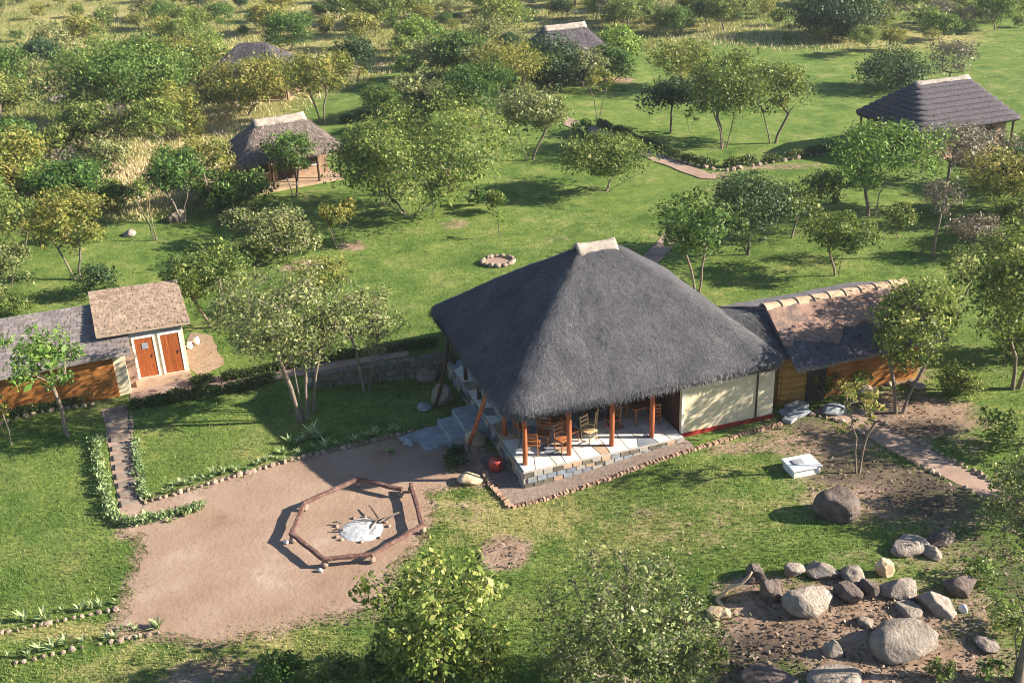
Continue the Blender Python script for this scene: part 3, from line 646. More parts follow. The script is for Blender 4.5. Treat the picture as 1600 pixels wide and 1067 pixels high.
# brick edging
def edging(name, pts, spacing, size, mat, label, cat, seed, stone=False, tilt=.25, skip=0.0, zoff=0):
    r = random.Random(seed); e = empty(name, (*pts[0][:2], float(zg(pts[0][0], pts[0][1])))); tag(e, label, cat)
    meshes = []
    for k in range(5):
        if stone:
            bm = bmesh.new(); bmesh.ops.create_icosphere(bm, subdivisions=1, radius=.5)
            for v in bm.verts: v.co *= r.uniform(.78, 1.12); v.co.x *= size[0]; v.co.y *= size[1]; v.co.z *= size[2]
            me = bpy.data.meshes.new('stone'); bm.to_mesh(me); bm.free(); me.materials.append(mat)
        else: me = MB().box((0, 0, 0), size, 0, .94, .012, r).mesh('brick', mat)
        meshes.append(me)
    for a, b in zip(pts[:-1], pts[1:]):
        a = np.array(a[:2]); b = np.array(b[:2]); L_ = np.linalg.norm(b-a); n = max(1, int(L_/spacing)); an = math.atan2(b[1]-a[1], b[0]-a[0])
        for i in range(n):
            if r.random() < skip: continue
            p = a+(b-a)*(i+.5)/n+np.array([r.uniform(-.03, .03), r.uniform(-.03, .03)])
            o = obj('stone' if stone else 'brick', r.choice(meshes), e); z = float(zg(p[0], p[1])); s = r.uniform(.55, 1.35) if stone else 1
            o.location = (p[0]-e.location.x, p[1]-e.location.y, z+size[2]*.22+zoff-e.location.z); o.scale = (s, s, s)
            o.rotation_euler = (r.uniform(-.15, .15), r.uniform(-tilt, tilt), an+r.uniform(-.2, .2)+(r.uniform(0, 3) if stone else 0))
    return e
def pl(pxs): return [at(*q) for q in pxs]
def wl2(ls): return [world(*q) for q in ls]
edging('brick_edging', wl2([(-5.95, -6.3), (-2, -6.2), (1.5, -6.0), (3.5, -5.75), (5.4, -5.6)]), .13, (.1, .17, .13), MT['brick'], 'sawtooth brick edging along the front of the hut', 'edging', 1, False, .5)
edging('brick_edging', wl2([(-5.95, -6.3), (-6.15, -4.6), (-6.1, -2.8)]), .16, (.12, .2, .16), MT['brick'], 'shaded brick edging from the hut corner to the steps', 'edging', 2, False, .5)

# ------------------------------------------------------------------ annex beside the hut
ax = empty('thatched_annex', (*world(8.8, -1.5), 0), TH); tag(ax, 'low annex with rusty thatch and a row of ridge tiles', 'building')
def lx_(x, y): return x-8.8, y+1.5
def slab(parent, name, quad, th, mat, nu=16, nv=10, amp=.05, seed=0, rag=0):
    """thick thatch slab between four corners (eave l, eave r, ridge r, ridge l)"""
    q = [np.array(p, float) for p in quad]; V = []; 
    for s in (0, 1):
        for j in range(nv+1):
            for i in range(nu+1):
                u, v = i/nu, j/nv; v = v if not rag else v+(1-v)*rag*(float(fbm(u*9+seed, 2.2, 0, 3))-.55)*2; p = (q[0]*(1-u)+q[1]*u)*(1-v)+(q[3]*(1-u)+q[2]*u)*v
                n = (float(fbm(p[0]*1.7+seed, p[1]*1.7, p[2], 3))-.5)*2*amp
                V.append(p+np.array([0, 0, n-(th if s else 0)]))
    w = nu+1; o = w*(nv+1); Fs = []
    for j in range(nv):
        for i in range(nu):
            a = j*w+i; Fs.append((a, a+1, a+w+1, a+w)); Fs.append((o+a, o+a+w, o+a+w+1, o+a+1))
    for i in range(nu):
        Fs.append((i, o+i, o+i+1, i+1)); a = nv*w+i; Fs.append((a, a+1, o+a+1, o+a))
    for j in range(nv):
        a = j*w; Fs.append((a, a+w, o+a+w, o+a)); a = j*w+nu; Fs.append((a, o+a, o+a+w, a+w))
    return MB().add(V, Fs).build(name, mat, parent)
def S(x, y, z): return (*lx_(x, y), z)
rf = slab(ax, 'roof', [S(5.9, -5.55, 2.25), S(12.9, -5.45, 2.25), S(12.7, -2.3, 3.48), S(6.35, -2.35, 3.48)], .18, MT['greyearth'], 26, 14)
rf['label'] = 'grey thatch slope with rusty upper part'
up_ = slab(rf, 'rusty_layer', [S(6.02, -4.25, 2.82), S(12.86, -4.2, 2.82), S(12.7, -2.3, 3.56), S(6.35, -2.35, 3.56)], .07, MT['redearth'], 60, 14, .05, 3, .42)
bk = slab(ax, 'roof_back', [S(12.9, .9, 2.25), S(6.1, .9, 2.25), S(6.35, -2.3, 3.48), S(12.7, -2.25, 3.48)], .18, MT['greyearth'])
lk = slab(ax, 'link_roof', [S(3.9, -4.55, 2.45), S(6.2, -4.55, 2.4), S(6.5, -2.3, 3.3), S(4.3, -2.2, 3.3)], .2, MT['thatch'], 16, 14, .07)
straw_on('straw', lk.data, 6000, .35, .014, MT['straw'], lk, .06, 9)
slab(ax, 'link_roof', [S(6.5, .4, 2.4), S(4.0, .4, 2.45), S(4.3, -2.2, 3.3), S(6.5, -2.25, 3.3)], .2, MT['thatch'])
straw_on('straw', rf.data, 9000, .3, .014, MT['darkstraw'], rf, .05, 8)
for k in range(9):
    x0 = 6.35+k*.74; mb = MB(); n = 9; V = []
    for s, xx in enumerate((x0-.06, x0+.76)):
        rr = .31 if s == 0 else .26
        for q in (rr, rr-.05):
            for i in range(n):
                t = math.pi*(.06+.88*i/(n-1)); V.append(S(xx, -2.33-math.cos(t)*q*1.15, 3.3+math.sin(t)*q))
    Fs = []
    for i in range(n-1):
        Fs += [(i, i+1, 2*n+i+1, 2*n+i), (n+i, 3*n+i, 3*n+i+1, n+i+1), (i, n+i, n+i+1, i+1), (2*n+i, 2*n+i+1, 3*n+i+1, 3*n+i)]
    Fs += [(0, 2*n, 3*n, n), (n-1, 2*n-1, 4*n-1, 3*n-1)]
    o = mb.add(V, Fs).build('ridge_tile', MT['ridgetile'], ax)
aw = MB(); aw.box((*lx_(9.2, -4.3), 1.2), (6.6, .16, 2.5)); aw.box((*lx_(12.45, -1.9), .95), (.16, 4.6, 2.1)); aw.box((*lx_(9.2, .4), .95), (6.6, .16, 2.1)); aw.box((*lx_(5.95, -1.9), .95), (.16, 4.6, 2.1))
awall = aw.build('wall', MT['ochre'], ax)
for k in range(9): MB().box((*lx_(6.55, -4.4), .16+k*.245), (1.1, .03, .225)).build('cladding_board', MT['ochre'], awall)
MB().box((*lx_(7.6, -4.42), 1.0), (.85, .05, 2.0)).build('door', MT['dark'], awall)
for k in range(9): MB().box((*lx_(10.2, -4.4), .16+k*.245), (4.2, .03, .225)).build('cladding_board', MT['orange'], awall)
# slabs and domed stone before the annex
def slabpile(name, lx, ly, lst, label):
    w_ = world(lx, ly); z = float(zg(*w_)); e = empty(name, (*w_, z), TH); tag(e, label, 'slab')
    for (x, y_, zz, sx, sy, sz, rz) in lst: MB().box((x, y_, zz), (sx, sy, sz), rz, .96, .03, RD).build('slab', MT['slab'], e, bevel=.02)
slabpile('stone_slabs', 6.3, -5.1, [(0, 0, .08, 1.1, .7, .2, .1), (.15, .2, .25, .9, .5, .12, .2), (-.5, -.35, .05, .5, .4, .14, .5)], 'pale stone slabs stacked before the annex end wall')

# ------------------------------------------------------------------ washroom block on the left
wb = empty('washroom_building', (*world(-18, 10), -.5), TH); tag(wb, 'cream and orange washroom block with two wooden doors', 'building')
def B(x, y, z): return (x+18, y-10, z+.5)
MB().box(B(-22.3, 9.0, .42), (6.9, 1.2, 1.95)).build('orange_wall', MT['orange'], wb)
ow = [c for c in wb.children if c.name.startswith('orange_wall')][0]
for k in range(7):
    for q in range(3):
        MB().box(B(-24.6+q*2.3, 8.385, -.42+k*.27), (2.27, .03, .25), 0).build('cladding_board', MT['orange'], ow)
MB().box(B(-18.62, 8.75, .42), (.5, .6, 1.95)).build('pilaster', MT['cream'], wb)
MB().box(B(-18.2, 9.2, .42), (.4, .3, 1.9)).build('recess_wall', surf('brown_render', [(.3, (.24, .15, .11)), (.7, (.36, .25, .19))], 3), wb)
blk = MB(); blk.box(B(-16.95, 11.1, .65), (2.3, 3.6, 2.5)).build('block_wall', MT['cream'], wb)
bw = [c for c in wb.children if c.name.startswith('block_wall')][0]
MB().box(B(-16.95, 9.16, -.4), (2.35, .5, .35)).build('doorstep', MT['tanpave'], wb)
for k, x in enumerate((-17.5, -16.4)):
    fr = MB(); fr.box(B(x-.44, 9.28, .73), (.1, .08, 2.06)); fr.box(B(x+.44, 9.28, .73), (.1, .08, 2.06)); fr.box(B(x, 9.28, 1.71), (.98, .082, .1)); fr.box(B(x, 9.28, -.25), (.98, .082, .08))
    d = empty('door'); d.parent = wb; d.location = (0, 0, 0)
    fr.build('door_frame', MT['white'], d)
    for q in range(5): MB().box(B(x-.31+q*.155, 9.285, .72), (.148, .05, 1.86)).build('board', MT['door'], d)
    MB().tube([B(x+.28, 9.23, .7), B(x+.28, 9.23, .85)], .015, 6).build('handle', MT['iron'], d)
    if k == 0: MB().box(B(x+.03, 9.25, 1.28), (.26, .02, .28)).build('sign_plate', MT['greypanel'], d)
MB().box(B(-16.95, 9.27, 1.92), (2.2, .06, .28)).build('lintel_panel', MT['greypanel'], wb)
def shingled(parent, name, quad, th, mat, rows, seed):
    q = [np.array(p, float) for p in quad]; base = slab(parent, name, quad, th, mat, 12, 8, .02, seed); r = random.Random(seed)
    mb = MB()
    for j in range(rows):
        v0, v1 = j/rows, (j+1.25)/rows; x = 0
        while x < 1:
            w = r.uniform(.02, .05); u0, u1 = x, min(1, x+w*.95); x += w
            P = [(q[0]*(1-u)+q[1]*u)*(1-min(1, v))+(q[3]*(1-u)+q[2]*u)*min(1, v) for u, v in ((u0, v0), (u1, v0), (u1, v1), (u0, v1))]
            h0 = .05+r.uniform(0, .03); h1 = .01; rr = r.uniform(-.03, .03)
            dn = (q[0]-q[3]); dn = dn/np.linalg.norm(dn)*rr
            mb.add([P[0]+[0, 0, h0]+dn, P[1]+[0, 0, h0]+dn, P[2]+[0, 0, h1], P[3]+[0, 0, h1], P[0]+[0, 0, 0]+dn, P[1]+[0, 0, 0]+dn], [(0, 1, 2, 3), (0, 4, 5, 1)])
    o = mb.build('thatch_courses', mat, base); o['kind'] = 'stuff'; return base
shingled(wb, 'upper_roof', [B(-19.35, 9.0, 2.22), B(-15.42, 9.05, 2.18), B(-15.65, 13.3, 2.62), B(-19.6, 13.3, 2.68)], .14, MT['shingle'], 17, 3)
MB().box(B(-18.2, 11.2, 1.1), (1.1, 3.2, 1.9)).build('side_wall', MT['cream'], wb)
shingled(wb, 'lower_roof', [B(-26.2, 7.75, 1.52), B(-18.05, 8.05, 1.66), B(-18.15, 12.4, 2.4), B(-26.2, 12.2, 2.42)], .16, MT['greyshingle'], 18, 4)
MB().box(B(-22, 12.3, .5), (7.6, .16, 2.9)).build('back_wall', MT['cream'], wb)

# white objects behind the block
def urn(px, py, label, s=1):
    p = at(px, py); e = MB(); prof = [(0, .16), (.1, .2), (.28, .26), (.42, .2), (.5, .14), (.56, .2)]
    e.tube([(0, 0, z*s) for z, _ in prof], [r*s for _, r in prof], 12); o = e.build('white_pot', MT['whitecement'], None, True); o.location = p; tag(o, label, 'pot'); return o
urn(297, 545, 'white pot standing beside the washroom block wall', .6); urn(308, 538, 'white pot behind the other one beside the washroom block', .65)
p = MB().tube([(0, 0, z) for z in (0, .1, .3, .45, .5)], [.18, .24, .27, .25, .27], 14).build('red_pot', MT['pot'], None, True); p.location = (*world(-5.65, -3.75), float(zg(*world(-5.65, -3.75)))); tag(p, 'red glazed pot beside the gravel strip left of the hut', 'pot')

# ------------------------------------------------------------------ retaining wall between the lawns
def lline(lx): return 4.72+.212*(-5.2-lx)
rw = empty('retaining_wall', (*world(-8, lline(-8)), -.5), TH); tag(rw, 'low stone retaining wall between the shaded lawn and back lawn', 'wall')
r_ = random.Random(21); core = MB(); n = 24; x0, x1 = -4.95, -11.0
an_ = math.atan2(lline(x1)-lline(x0), x1-x0)
def wtop(lx): return .48-.075*(-5-lx)*1.0 if lx > -13.5 else 0
for i in range(n):
    xa, xb = x0+(x1-x0)*i/n, x0+(x1-x0)*(i+1)/n; xm = (xa+xb)/2; t = max(wtop(xm), -.2)
    core.box((xm+8, lline(xm)-lline(-8)+.02, (t-.6)/2+.5), (abs(xb-xa)*1.05, .24, t+.6), an_)
core.build('core', MT['mortar'], rw)
for i in range(n):
    xa, xb = x0+(x1-x0)*i/n, x0+(x1-x0)*(i+1)/n; xm = (xa+xb)/2; t = max(wtop(xm), -.2); rows = max(1, int((t+.5)/.26)); hh = (t+.5)/rows
    for k in range(rows):
        MB().box((xm+8+r_.uniform(-.03, .03)+(.15 if k % 2 else 0), lline(xm)-lline(-8)-.15, hh*(k+.5)), (abs(xb-xa)*.9, .09, hh*.9), an_, .96, .015, r_).build('wall_stone', MT['wallstone'], rw)
    MB().box((xm+8, lline(xm)-lline(-8), t+.53), (abs(xb-xa)*.97, .4, .07), an_, .96, .012, r_).build('coping_stone', MT['wallstone'], rw)

# ------------------------------------------------------------------ stone edgings
edging('stone_edging', pl([(222, 788), (330, 756), (470, 716), (560, 696), (655, 672)]), .24, (.26, .18, .2), MT['stone'], 'row of pale edging stones between lawn and dirt yard', 'edging', 3, True, .2)
edging('stone_edging', pl([(204, 645), (208, 700), (214, 745), (222, 787)]), .3, (.26, .2, .2), MT['stone'], 'stones along the right side of the stepped path', 'edging', 4, True, .2)
edging('stone_edging', pl([(-30, 997), (95, 971), (188, 951)]), .22, (.24, .19, .2), MT['stone'], 'row of edging stones below the large left lawn', 'edging', 5, True, .2)
edging('stone_edging', pl([(-30, 1049), (120, 1015), (255, 988)]), .25, (.22, .17, .18), MT['stone'], 'lower row of edging stones on the far side of the grassy track', 'edging', 6, True, .2, .25)
edging('stone_edging', pl([(1262, 648), (1310, 657), (1400, 710), (1525, 772), (1620, 822)]), .26, (.26, .18, .17), MT['stone'], 'edging stones along the near side of the garden path', 'edging', 8, True, .2, .15)
edging('stone_edging', pl([(1330, 636), (1440, 693), (1545, 750), (1640, 798)]), .26, (.28, .2, .2), MT['stone'], 'edging stones along the far side of the garden path', 'edging', 9, True, .2, .05)
edging('stone_edging', pl([(1018, 238), (1075, 258), (1130, 268), (1290, 241)]), .5, (.45, .35, .3), MT['stone'], 'edging stones along the path before the right-hand lawn', 'edging', 10, True, .2, .1)
edging('stone_edging', pl([(-20, 668), (60, 645), (150, 632)]), .3, (.3, .2, .2), MT['stone'], 'edging stones at the foot of the orange wall', 'edging', 12, True, .2, .1)
# treads of the stepped path
sp = empty('path_steps', (*at(185, 700)[:2], -.5)); tag(sp, 'stone treads set across the stepped path', 'steps')
for k in range(11):
    t = k/10; a = at(165+t*22, 645+t*145); b = at(199+t*18, 640+t*142); c = (a+b)/2; an = math.atan2(b[1]-a[1], b[0]-a[0])
    MB().box((c[0]-sp.location.x, c[1]-sp.location.y, c[2]+.5+.03), (np.linalg.norm(b-a)*.92, .42 if k != 2 else .6, .1), an, .97, .02, RD).build('tread', MT['tread'] if k != 2 else MT['tanpave'], sp, bevel=.015)

# ------------------------------------------------------------------ fire circle
fc = at(565, 822); fr = empty('log_bench_ring', tuple(fc)); tag(fr, 'ring of low log benches around the ash heap', 'bench')
def railpt(px, py):
    p = ray(px, py, fc[2]+.34); return Vector((p[0]-fc[0], p[1]-fc[1], .34))
RP = [railpt(*q) for q in ((559, 748), (476, 785), (456, 834), (506, 873), (581, 866), (660, 820), (642, 757))]; GP = railpt(627, 764)
def beam(a, b, seed):
    r = random.Random(seed); d = (b-a); L_ = d.length; d.normalize(); s = Vector((-d.y, d.x, 0)); mb = MB(); V = []; nseg = 7; prof = [(-.085, -.05), (-.045, -.08), (.045, -.08), (.085, -.05), (.085, .035), (.05, .06), (-.05, .06), (-.085, .035)]
    for i in range(nseg+1):
        c = a+d*(L_*(i/nseg*1.04-.02)); k = r.uniform(.88, 1.08); w = Vector((0, 0, r.uniform(-.012, .012)))+s*r.uniform(-.015, .015)
        for u, v in prof: V.append(c+w+s*u*k+Vector((0, 0, v*k)))
    n = 8; Fs = [(i*n+k, i*n+(k+1) % n, (i+1)*n+(k+1) % n, (i+1)*n+k) for i in range(nseg) for k in range(n)]+[tuple(reversed(range(n))), tuple(nseg*n+k for k in range(n))]
    mb.add(V, Fs).build('bench_log', MT['log'], fr)
for i in range(6): beam(RP[i], RP[i+1], i)
beam(GP, RP[0], 8)
def rockmesh(seed, sx, sy, sz, planes=5, rough=.12, sub=3, mat=None, flat=.55):
    r = np.random.default_rng(seed); bm = bmesh.new(); bmesh.ops.create_icosphere(bm, subdivisions=sub, radius=1)
    V = np.array([v.co[:] for v in bm.verts]); Fs = [tuple(v.index for v in f.verts) for f in bm.faces]; bm.free()
    D = V.copy()
    for k in range(planes):
        n = r.normal(size=3); n /= np.linalg.norm(n); d = r.uniform(.5, .86); ex = np.maximum(D@n-d, 0); D -= ex[:, None]*n*.97
    o = r.uniform(0, 50, 3); nz = fbm(D[:, 0]*1.4+o[0], D[:, 1]*1.4+o[1], D[:, 2]*1.4+o[2], 4)-.5; D *= (1+nz*2*rough)[:, None]
    n2 = fbm(D[:, 0]*5+o[0], D[:, 1]*5, D[:, 2]*5, 4)-.5; D *= (1+n2*.16)[:, None]
    D *= np.array([sx, sy, sz]); D[:, 2] = np.maximum(D[:, 2], -sz*flat)
    me = bpy.data.meshes.new('rock'); me.from_pydata([tuple(p) for p in D], [], Fs); me.polygons.foreach_set('use_smooth', [True]*len(Fs)); me.materials.append(mat or MT['rock']); me.update()
    return me
for k, v in enumerate(RP+[GP]):
    o = obj('support_stone', rockmesh(40+k, .13, .12, .18, 7, .1, 2, MT['stone']), fr); o.location = v+Vector((0, 0, -.22))
    if k in (2, 3):
        o = obj('support_stone', rockmesh(60+k, .1, .09, .09, 6, .1, 2, MT['whitecement']), fr); o.location = v*1.1; o.location.z = .07
ac = at(565, 828); ash = empty('fire_pit', tuple(ac)); tag(ash, 'heap of white ash with charred sticks inside the bench ring', 'fire pit')
bm = bmesh.new(); bmesh.ops.create_circle(bm, cap_ends=True, segments=40, radius=1); bmesh.ops.delete(bm, geom=bm.faces[:], context='FACES_ONLY'); bm.free()
V = []; Fs = []; nr_, na_ = 12, 44
for i in range(nr_+1):
    for k in range(na_):
        t = i/nr_; an = 2*math.pi*k/na_; R_ = (.75+.25*float(fbm(math.cos(an)*1.5+4, math.sin(an)*1.5, 0, 3)))*t; h = .1*(1-t**2)+.05*(float(fbm(math.cos(an)*t*4, math.sin(an)*t*4, 1, 3))-.5)*(1-t)+.0
        V.append((math.cos(an)*R_*.92, math.sin(an)*R_*.85, max(h, -.01)+(.012 if t < 1 else -.02)))
for i in range(nr_):
    for k in range(na_): Fs.append((i*na_+k, (i+1)*na_+k, (i+1)*na_+(k+1) % na_, i*na_+(k+1) % na_))
MB().add(V, Fs).build('ash_heap', MT['ash'], ash, True)
for k in range(7):
    an = RD.uniform(0, 6.28); r0 = RD.uniform(.55, .85); L_ = RD.uniform(.25, .7); a2 = an+RD.uniform(-.7, .7)
    if k < 4: an = RD.uniform(.5, 1.0); L_ = .8
    p0 = Vector((math.cos(an)*r0, math.sin(an)*r0*.85, .1)); d = Vector((math.cos(a2), math.sin(a2), RD.uniform(-.1, .15)))
    MB().tube([p0, p0+d*L_*.5+Vector((0, 0, .05)), p0+d*L_], [.035, .03, .018], 6).build('stick', MT['char'] if k % 3 else MT['bark_brown'], ash)
for k in range(9):
    an = k*.7+RD.uniform(-.2, .2); o = obj('hearth_stone', rockmesh(80+k, .1, .09, .08, 5, .1, 1, MT['stone']), ash); o.location = (math.cos(an)*.95, math.sin(an)*.75, .03)

# ------------------------------------------------------------------ rocks
def rock(px, py, wpx, hpx, label, seed, mat='rock', planes=5, rz=None, depth=.8, name='boulder', rough=.1, tilt=0):
    """px, py: foot of the rock; wpx, hpx: its width and height in the photograph"""
    g = at(px, py); zc = proj(g)[2]; sx = wpx/2*zc/F_PX; hz = hpx*zc/F_PX/1.15; sy = sx*depth; sz = max(hz-sy*.55, .15*sx)/1.5
    sz = max(sz, .25*sx); c = at(px, py-hpx*.28)
    o = obj(name, rockmesh(seed, sx*1.08, sy*1.08, sz*1.2, planes+3, rough*1.4, 4, MT[mat])); o.location = (c[0], c[1], c[2]+sz*.42); o.rotation_euler = (tilt, tilt*.5, RD.uniform(0, 6) if rz is None else rz)
    tag(o, label, 'rock'); return o
rock(1305, 824, 74, 70, 'big dark rounded boulder on the grass below the garden path', 1, 'darkrock', 4, .5, .85)
rock(1420, 1034, 118, 74, 'largest pale boulder at the front of the rock cluster', 2, 'rock', 2, .1, .75, rough=.06)
rock(1262, 960, 80, 54, 'rounded boulder at the left end of the rock cluster', 3, 'rock', 4, .2, .75)
RK = [(1207, 948, 38, 44, 'dark upright rock left of the rounded boulder', 4, 'darkrock', 7), (1237, 905, 34, 26, 'small block behind the rounded boulder', 5, 'rock', 7), (1283, 906, 44, 30, 'flat topped rock behind the rounded boulder', 6, 'rock', 8),
      (1327, 914, 40, 34, 'pinkish block in the back row of the cluster', 7, 'rock', 8), (1326, 948, 40, 36, 'dark faced block right of the rounded boulder', 8, 'darkrock', 9), (1358, 936, 32, 30, 'shaded block between two upright rocks', 9, 'darkrock', 8),
      (1380, 908, 26, 34, 'narrow upright rock lit on its right side', 10, 'sandrock', 8), (1403, 942, 52, 44, 'upright rock with a shaded left face and a pale right face', 11, 'rock', 9), (1500, 934, 50, 38, 'wedge shaped rock at the right end of the cluster', 12, 'darkrock', 8),
      (1462, 965, 52, 42, 'round pale rock touching the largest boulder', 13, 'rock', 4), (1418, 962, 40, 24, 'low rock behind the largest boulder', 14, 'rock', 4), (1298, 1030, 28, 30, 'small lone rock left of the largest boulder', 15, 'rock', 8),
      (1352, 980, 26, 20, 'small angular rock in front of the cluster', 16, 'rock', 7), (1505, 961, 14, 16, 'small white stone right of the round pale rock', 17, 'whitecement', 6), (1120, 972, 34, 30, 'pale rock under the bent bare branch', 18, 'sandrock', 7), (1180, 912, 36, 28, 'small weathered rock beside the bent bare branch', 19, 'darkrock', 6),
      (1540, 1020, 34, 26, 'low rock near the right-hand trunk', 24, 'rock', 6)]
for px, py, w, h, lb, sd, mt, pn in RK: rock(px, py, w*1.2, h*1.2, lb, sd, mt, pn+2, rough=.14)
rock(1420, 868, 66, 36, 'flat layered rock outcrop above the rock cluster', 20, 'rock', 7, .1, .9, tilt=.1); rock(1468, 856, 54, 34, 'broken rock slab at the right of the outcrop', 21, 'darkrock', 8, .4); rock(1455, 876, 30, 26, 'small block under the rock outcrop', 22, 'rock', 8)
rock(1205, 1075, 100, 26, 'flat dark rock sheet at the bottom edge', 23, 'darkrock', 3, 0, .8); rock(1310, 1075, 90, 26, 'flat tan rock sheet at the bottom edge', 25, 'rock', 3, 0, .8)
rock(735, 760, 38, 26, 'ledged sandstone boulder at the edge of the dirt yard', 30, 'sandrock', 7, .3, .8); rock(742, 700, 36, 34, 'rounded boulder under the red leaning post', 31, 'sandrock', 3)
rock(668, 600, 40, 32, 'brown boulder at the shaded end of the retaining wall', 32, 'rock', 5); rock(693, 642, 40, 46, 'rough brown boulder beside the hut steps', 33, 'rock', 6); rock(663, 642, 26, 16, 'flat grey stone on the shaded lawn by the steps', 34, 'slab', 6)
rock(640, 700, 20, 18, 'grey stone at the yard end of the steps', 36, 'slab', 6); rock(655, 690, 60, 24, 'low grey stone block below the steps', 37, 'slab', 8, .3, .6)
rock(280, 350, 36, 26, 'pinkish boulder behind a white trunk on the back lawn', 38, 'rock', 5); rock(268, 352, 22, 20, 'dark boulder beside the pinkish one on the back lawn', 39, 'darkrock', 5); rock(201, 372, 24, 16, 'lone boulder in shadow on the back lawn', 35, 'rock', 5)
rock(95, 165, 50, 20, 'pink rock slab beside the far left track', 41, 'rock', 5); rock(5, 160, 24, 30, 'reddish rock at the far left edge', 42, 'rock', 5)
rock(1300, 650, 44, 24, 'grey domed stone beside the annex slabs', 43, 'slab', 4, .2, .7)
rock(1385, 602, 34, 20, 'tan rubble rock at the foot of the annex wall', 44, 'sandrock', 7); rock(1430, 608, 30, 16, 'low rubble rock right of the annex', 45, 'rock', 7); rock(1350, 612, 40, 16, 'small reddish rubble rock before the annex', 46, 'rock', 7)
# bent bare branch
g_ = at(1120, 938); br = MB(); pts = [Vector((0, 0, .05))]
for dx, dz in ((.3, .22), (.42, .48), (.75, .62), (.95, .95), (1.05, 1.2)): pts.append(Vector((dx, .15, dz*.75)))
br.tube(pts, [.06, .06, .065, .05, .045, .03], 7); br.tube([pts[0], Vector((.12, -.25, -.02)), Vector((.2, -.55, .0))], [.07, .06, .05], 7)
o = br.build('bare_branch', MT['driftwood'], None, True); o.location = g_; tag(o, 'bent bare branch lying beside the rock cluster', 'branch')
# septic cover
g_ = at(1255, 738); sc_ = empty('concrete_box', tuple(g_), .25); tag(sc_, 'white concrete box with a lid on the litter', 'box')
MB().box((0, .15, .13), (1.05, .8, .3)).build('body', MT['whitecement'], sc_, bevel=.02); MB().box((0, .15, .31), (1.15, .9, .07)).build('lid', MT['whitecement'], sc_, bevel=.015); MB().box((-.15, .2, .365), (.4, .3, .04)).build('hatch', MT['slab'], sc_, bevel=.01)
# stone ring on the back lawn
g_ = at(778, 410); e = empty('stone_ring', tuple(g_)); tag(e, 'ring of tan stones on the lawn behind the hut', 'stone ring')
for k in range(16):
    an = k*math.pi/8+RD.uniform(-.08, .08); o = obj('stone', rockmesh(100+k, .2, .15, .17, 6, .1, 2, MT['stone']), e); o.location = (math.cos(an)*.85, math.sin(an)*.75, .08); o.rotation_euler = (0, 0, an+1.57)
mb = MB(); mb.prism([(math.cos(a)*.8, math.sin(a)*.7) for a in np.linspace(0, 6.0, 20)], -.02, .04); mb.build('soil_bed', MT['pathearth'], e)

# ------------------------------------------------------------------ far cottages
def cottage(name, c, rz, a, b, ridge, ze, zr, mat, smat, label, cap=True, courses=0, seed=0, wallmat='brownwall', nstraw=9000, wall_in=.7, open_front=False):
    z = float(zg(c[0], c[1])); t = empty(name, (c[0], c[1], z), rz); tag(t, label, 'hut')
    if not courses:
        me = hip_roof(ridge, .08, a, b, ze, zr, .3, .8, 96, 18, 1.0, .06, .4); me.materials.append(MT[mat]); rf = obj('roof', me, t)
        straw_on('straw', me, nstraw, .4, .03, MT[smat], rf, .08, seed)
    else:
        rf = empty('roof'); rf.parent = t
        for k in range(courses):
            t0, t1 = k/courses, (k+1.12)/courses; f = lambda q: (ridge+(a-ridge)*q, .1+(b-.1)*q, zr-(zr-ze-.25)*q)
            A0 = f(t0); A1 = f(min(t1, 1.02)); me = hip_roof(A0[0], A0[1], A1[0]+.1, A1[1]+.1, A1[2]-.08, A0[2]+.02, .26, .25+.4*t1, 72, 5, 1.0, .03, .12)
            me.materials.append(MT[mat]); o = obj('thatch_course', me, rf)
            straw_on('straw', me, int(2200*(t0+.25)), .3, .03, MT[smat], o, .05, seed+k) if False else None
    if cap: saddle_cap(ridge+.2, .4, .5, zr+.15, .1, 9, .05, seed).build('ridge_cap', MT['cap'], t, True)
    w = MB(); x, y = a-wall_in, b-wall_in; th = .2; h = ze+.5
    if open_front: y0 = -y+1.6
    else: y0 = -y
    w.box((0, y, h/2), (2*x, th, h)); w.box((-x, (y+y0)/2, h/2), (th, y-y0, h)); w.box((x, (y+y0)/2, h/2), (th, y-y0, h)); w.box((-x*.62, y0, h/2), (x*.74, th, h)); w.box((x*.62, y0, h/2), (x*.74, th, h)); w.box((0, y0, h-.25), (x*.52, th, .5))
    wl = w.build('wall', MT[wallmat], t); MB().box((0, y0+.02, h/2-.25), (x*.5, .1, h-.5)).build('door', MT['darkwood'], t)
    for s in (-1, 1):
        wd = MB().box((s*x*.62, y0-.02, 1.3), (.9, .22, .9)).build('window', MT['dark'], t); MB().box((s*x*.62, y0-.12, .82), (1.0, .12, .06)).build('sill', MT['white'], wd)
        MB().box((s*x*.62, y0-.14, 1.3), (.05, .03, .9)).build('frame', MT['darkwood'], wd)
    for i in range(5): MB().tube([(-a+.35+(2*a-.7)*i/4, -b+.35, 0), (-a+.35+(2*a-.7)*i/4, -b+.35, ze+.3)], .08, 7).build('post', MT['darkwood'], t)
    for s in (-1, 1): MB().tube([(s*(a-.35), b-.35, 0), (s*(a-.35), b-.35, ze+.3)], .08, 7).build('post', MT['darkwood'], t)
    MB().box((0, 0, .05), (2*a-.5, 2*b-.5, .2)).build('base', MT['tanpave'], t)
    return t
cottage('thatched_cottage', (-15.1, 73.0), math.radians(28), 3.5, 2.8, 1.6, 2.0, 4.2, 'brownthatch', 'brownstraw', 'brown thatched cottage with a pale ridge on the back lawn', seed=1, open_front=True)
cottage('thatched_cottage', (30.2, 74.8), math.radians(20), 4.2, 3.5, 2.1, 2.0, 4.6, 'darkthatch', 'darkstraw', 'dark cottage with stepped thatch courses at the right edge', courses=9, seed=2)
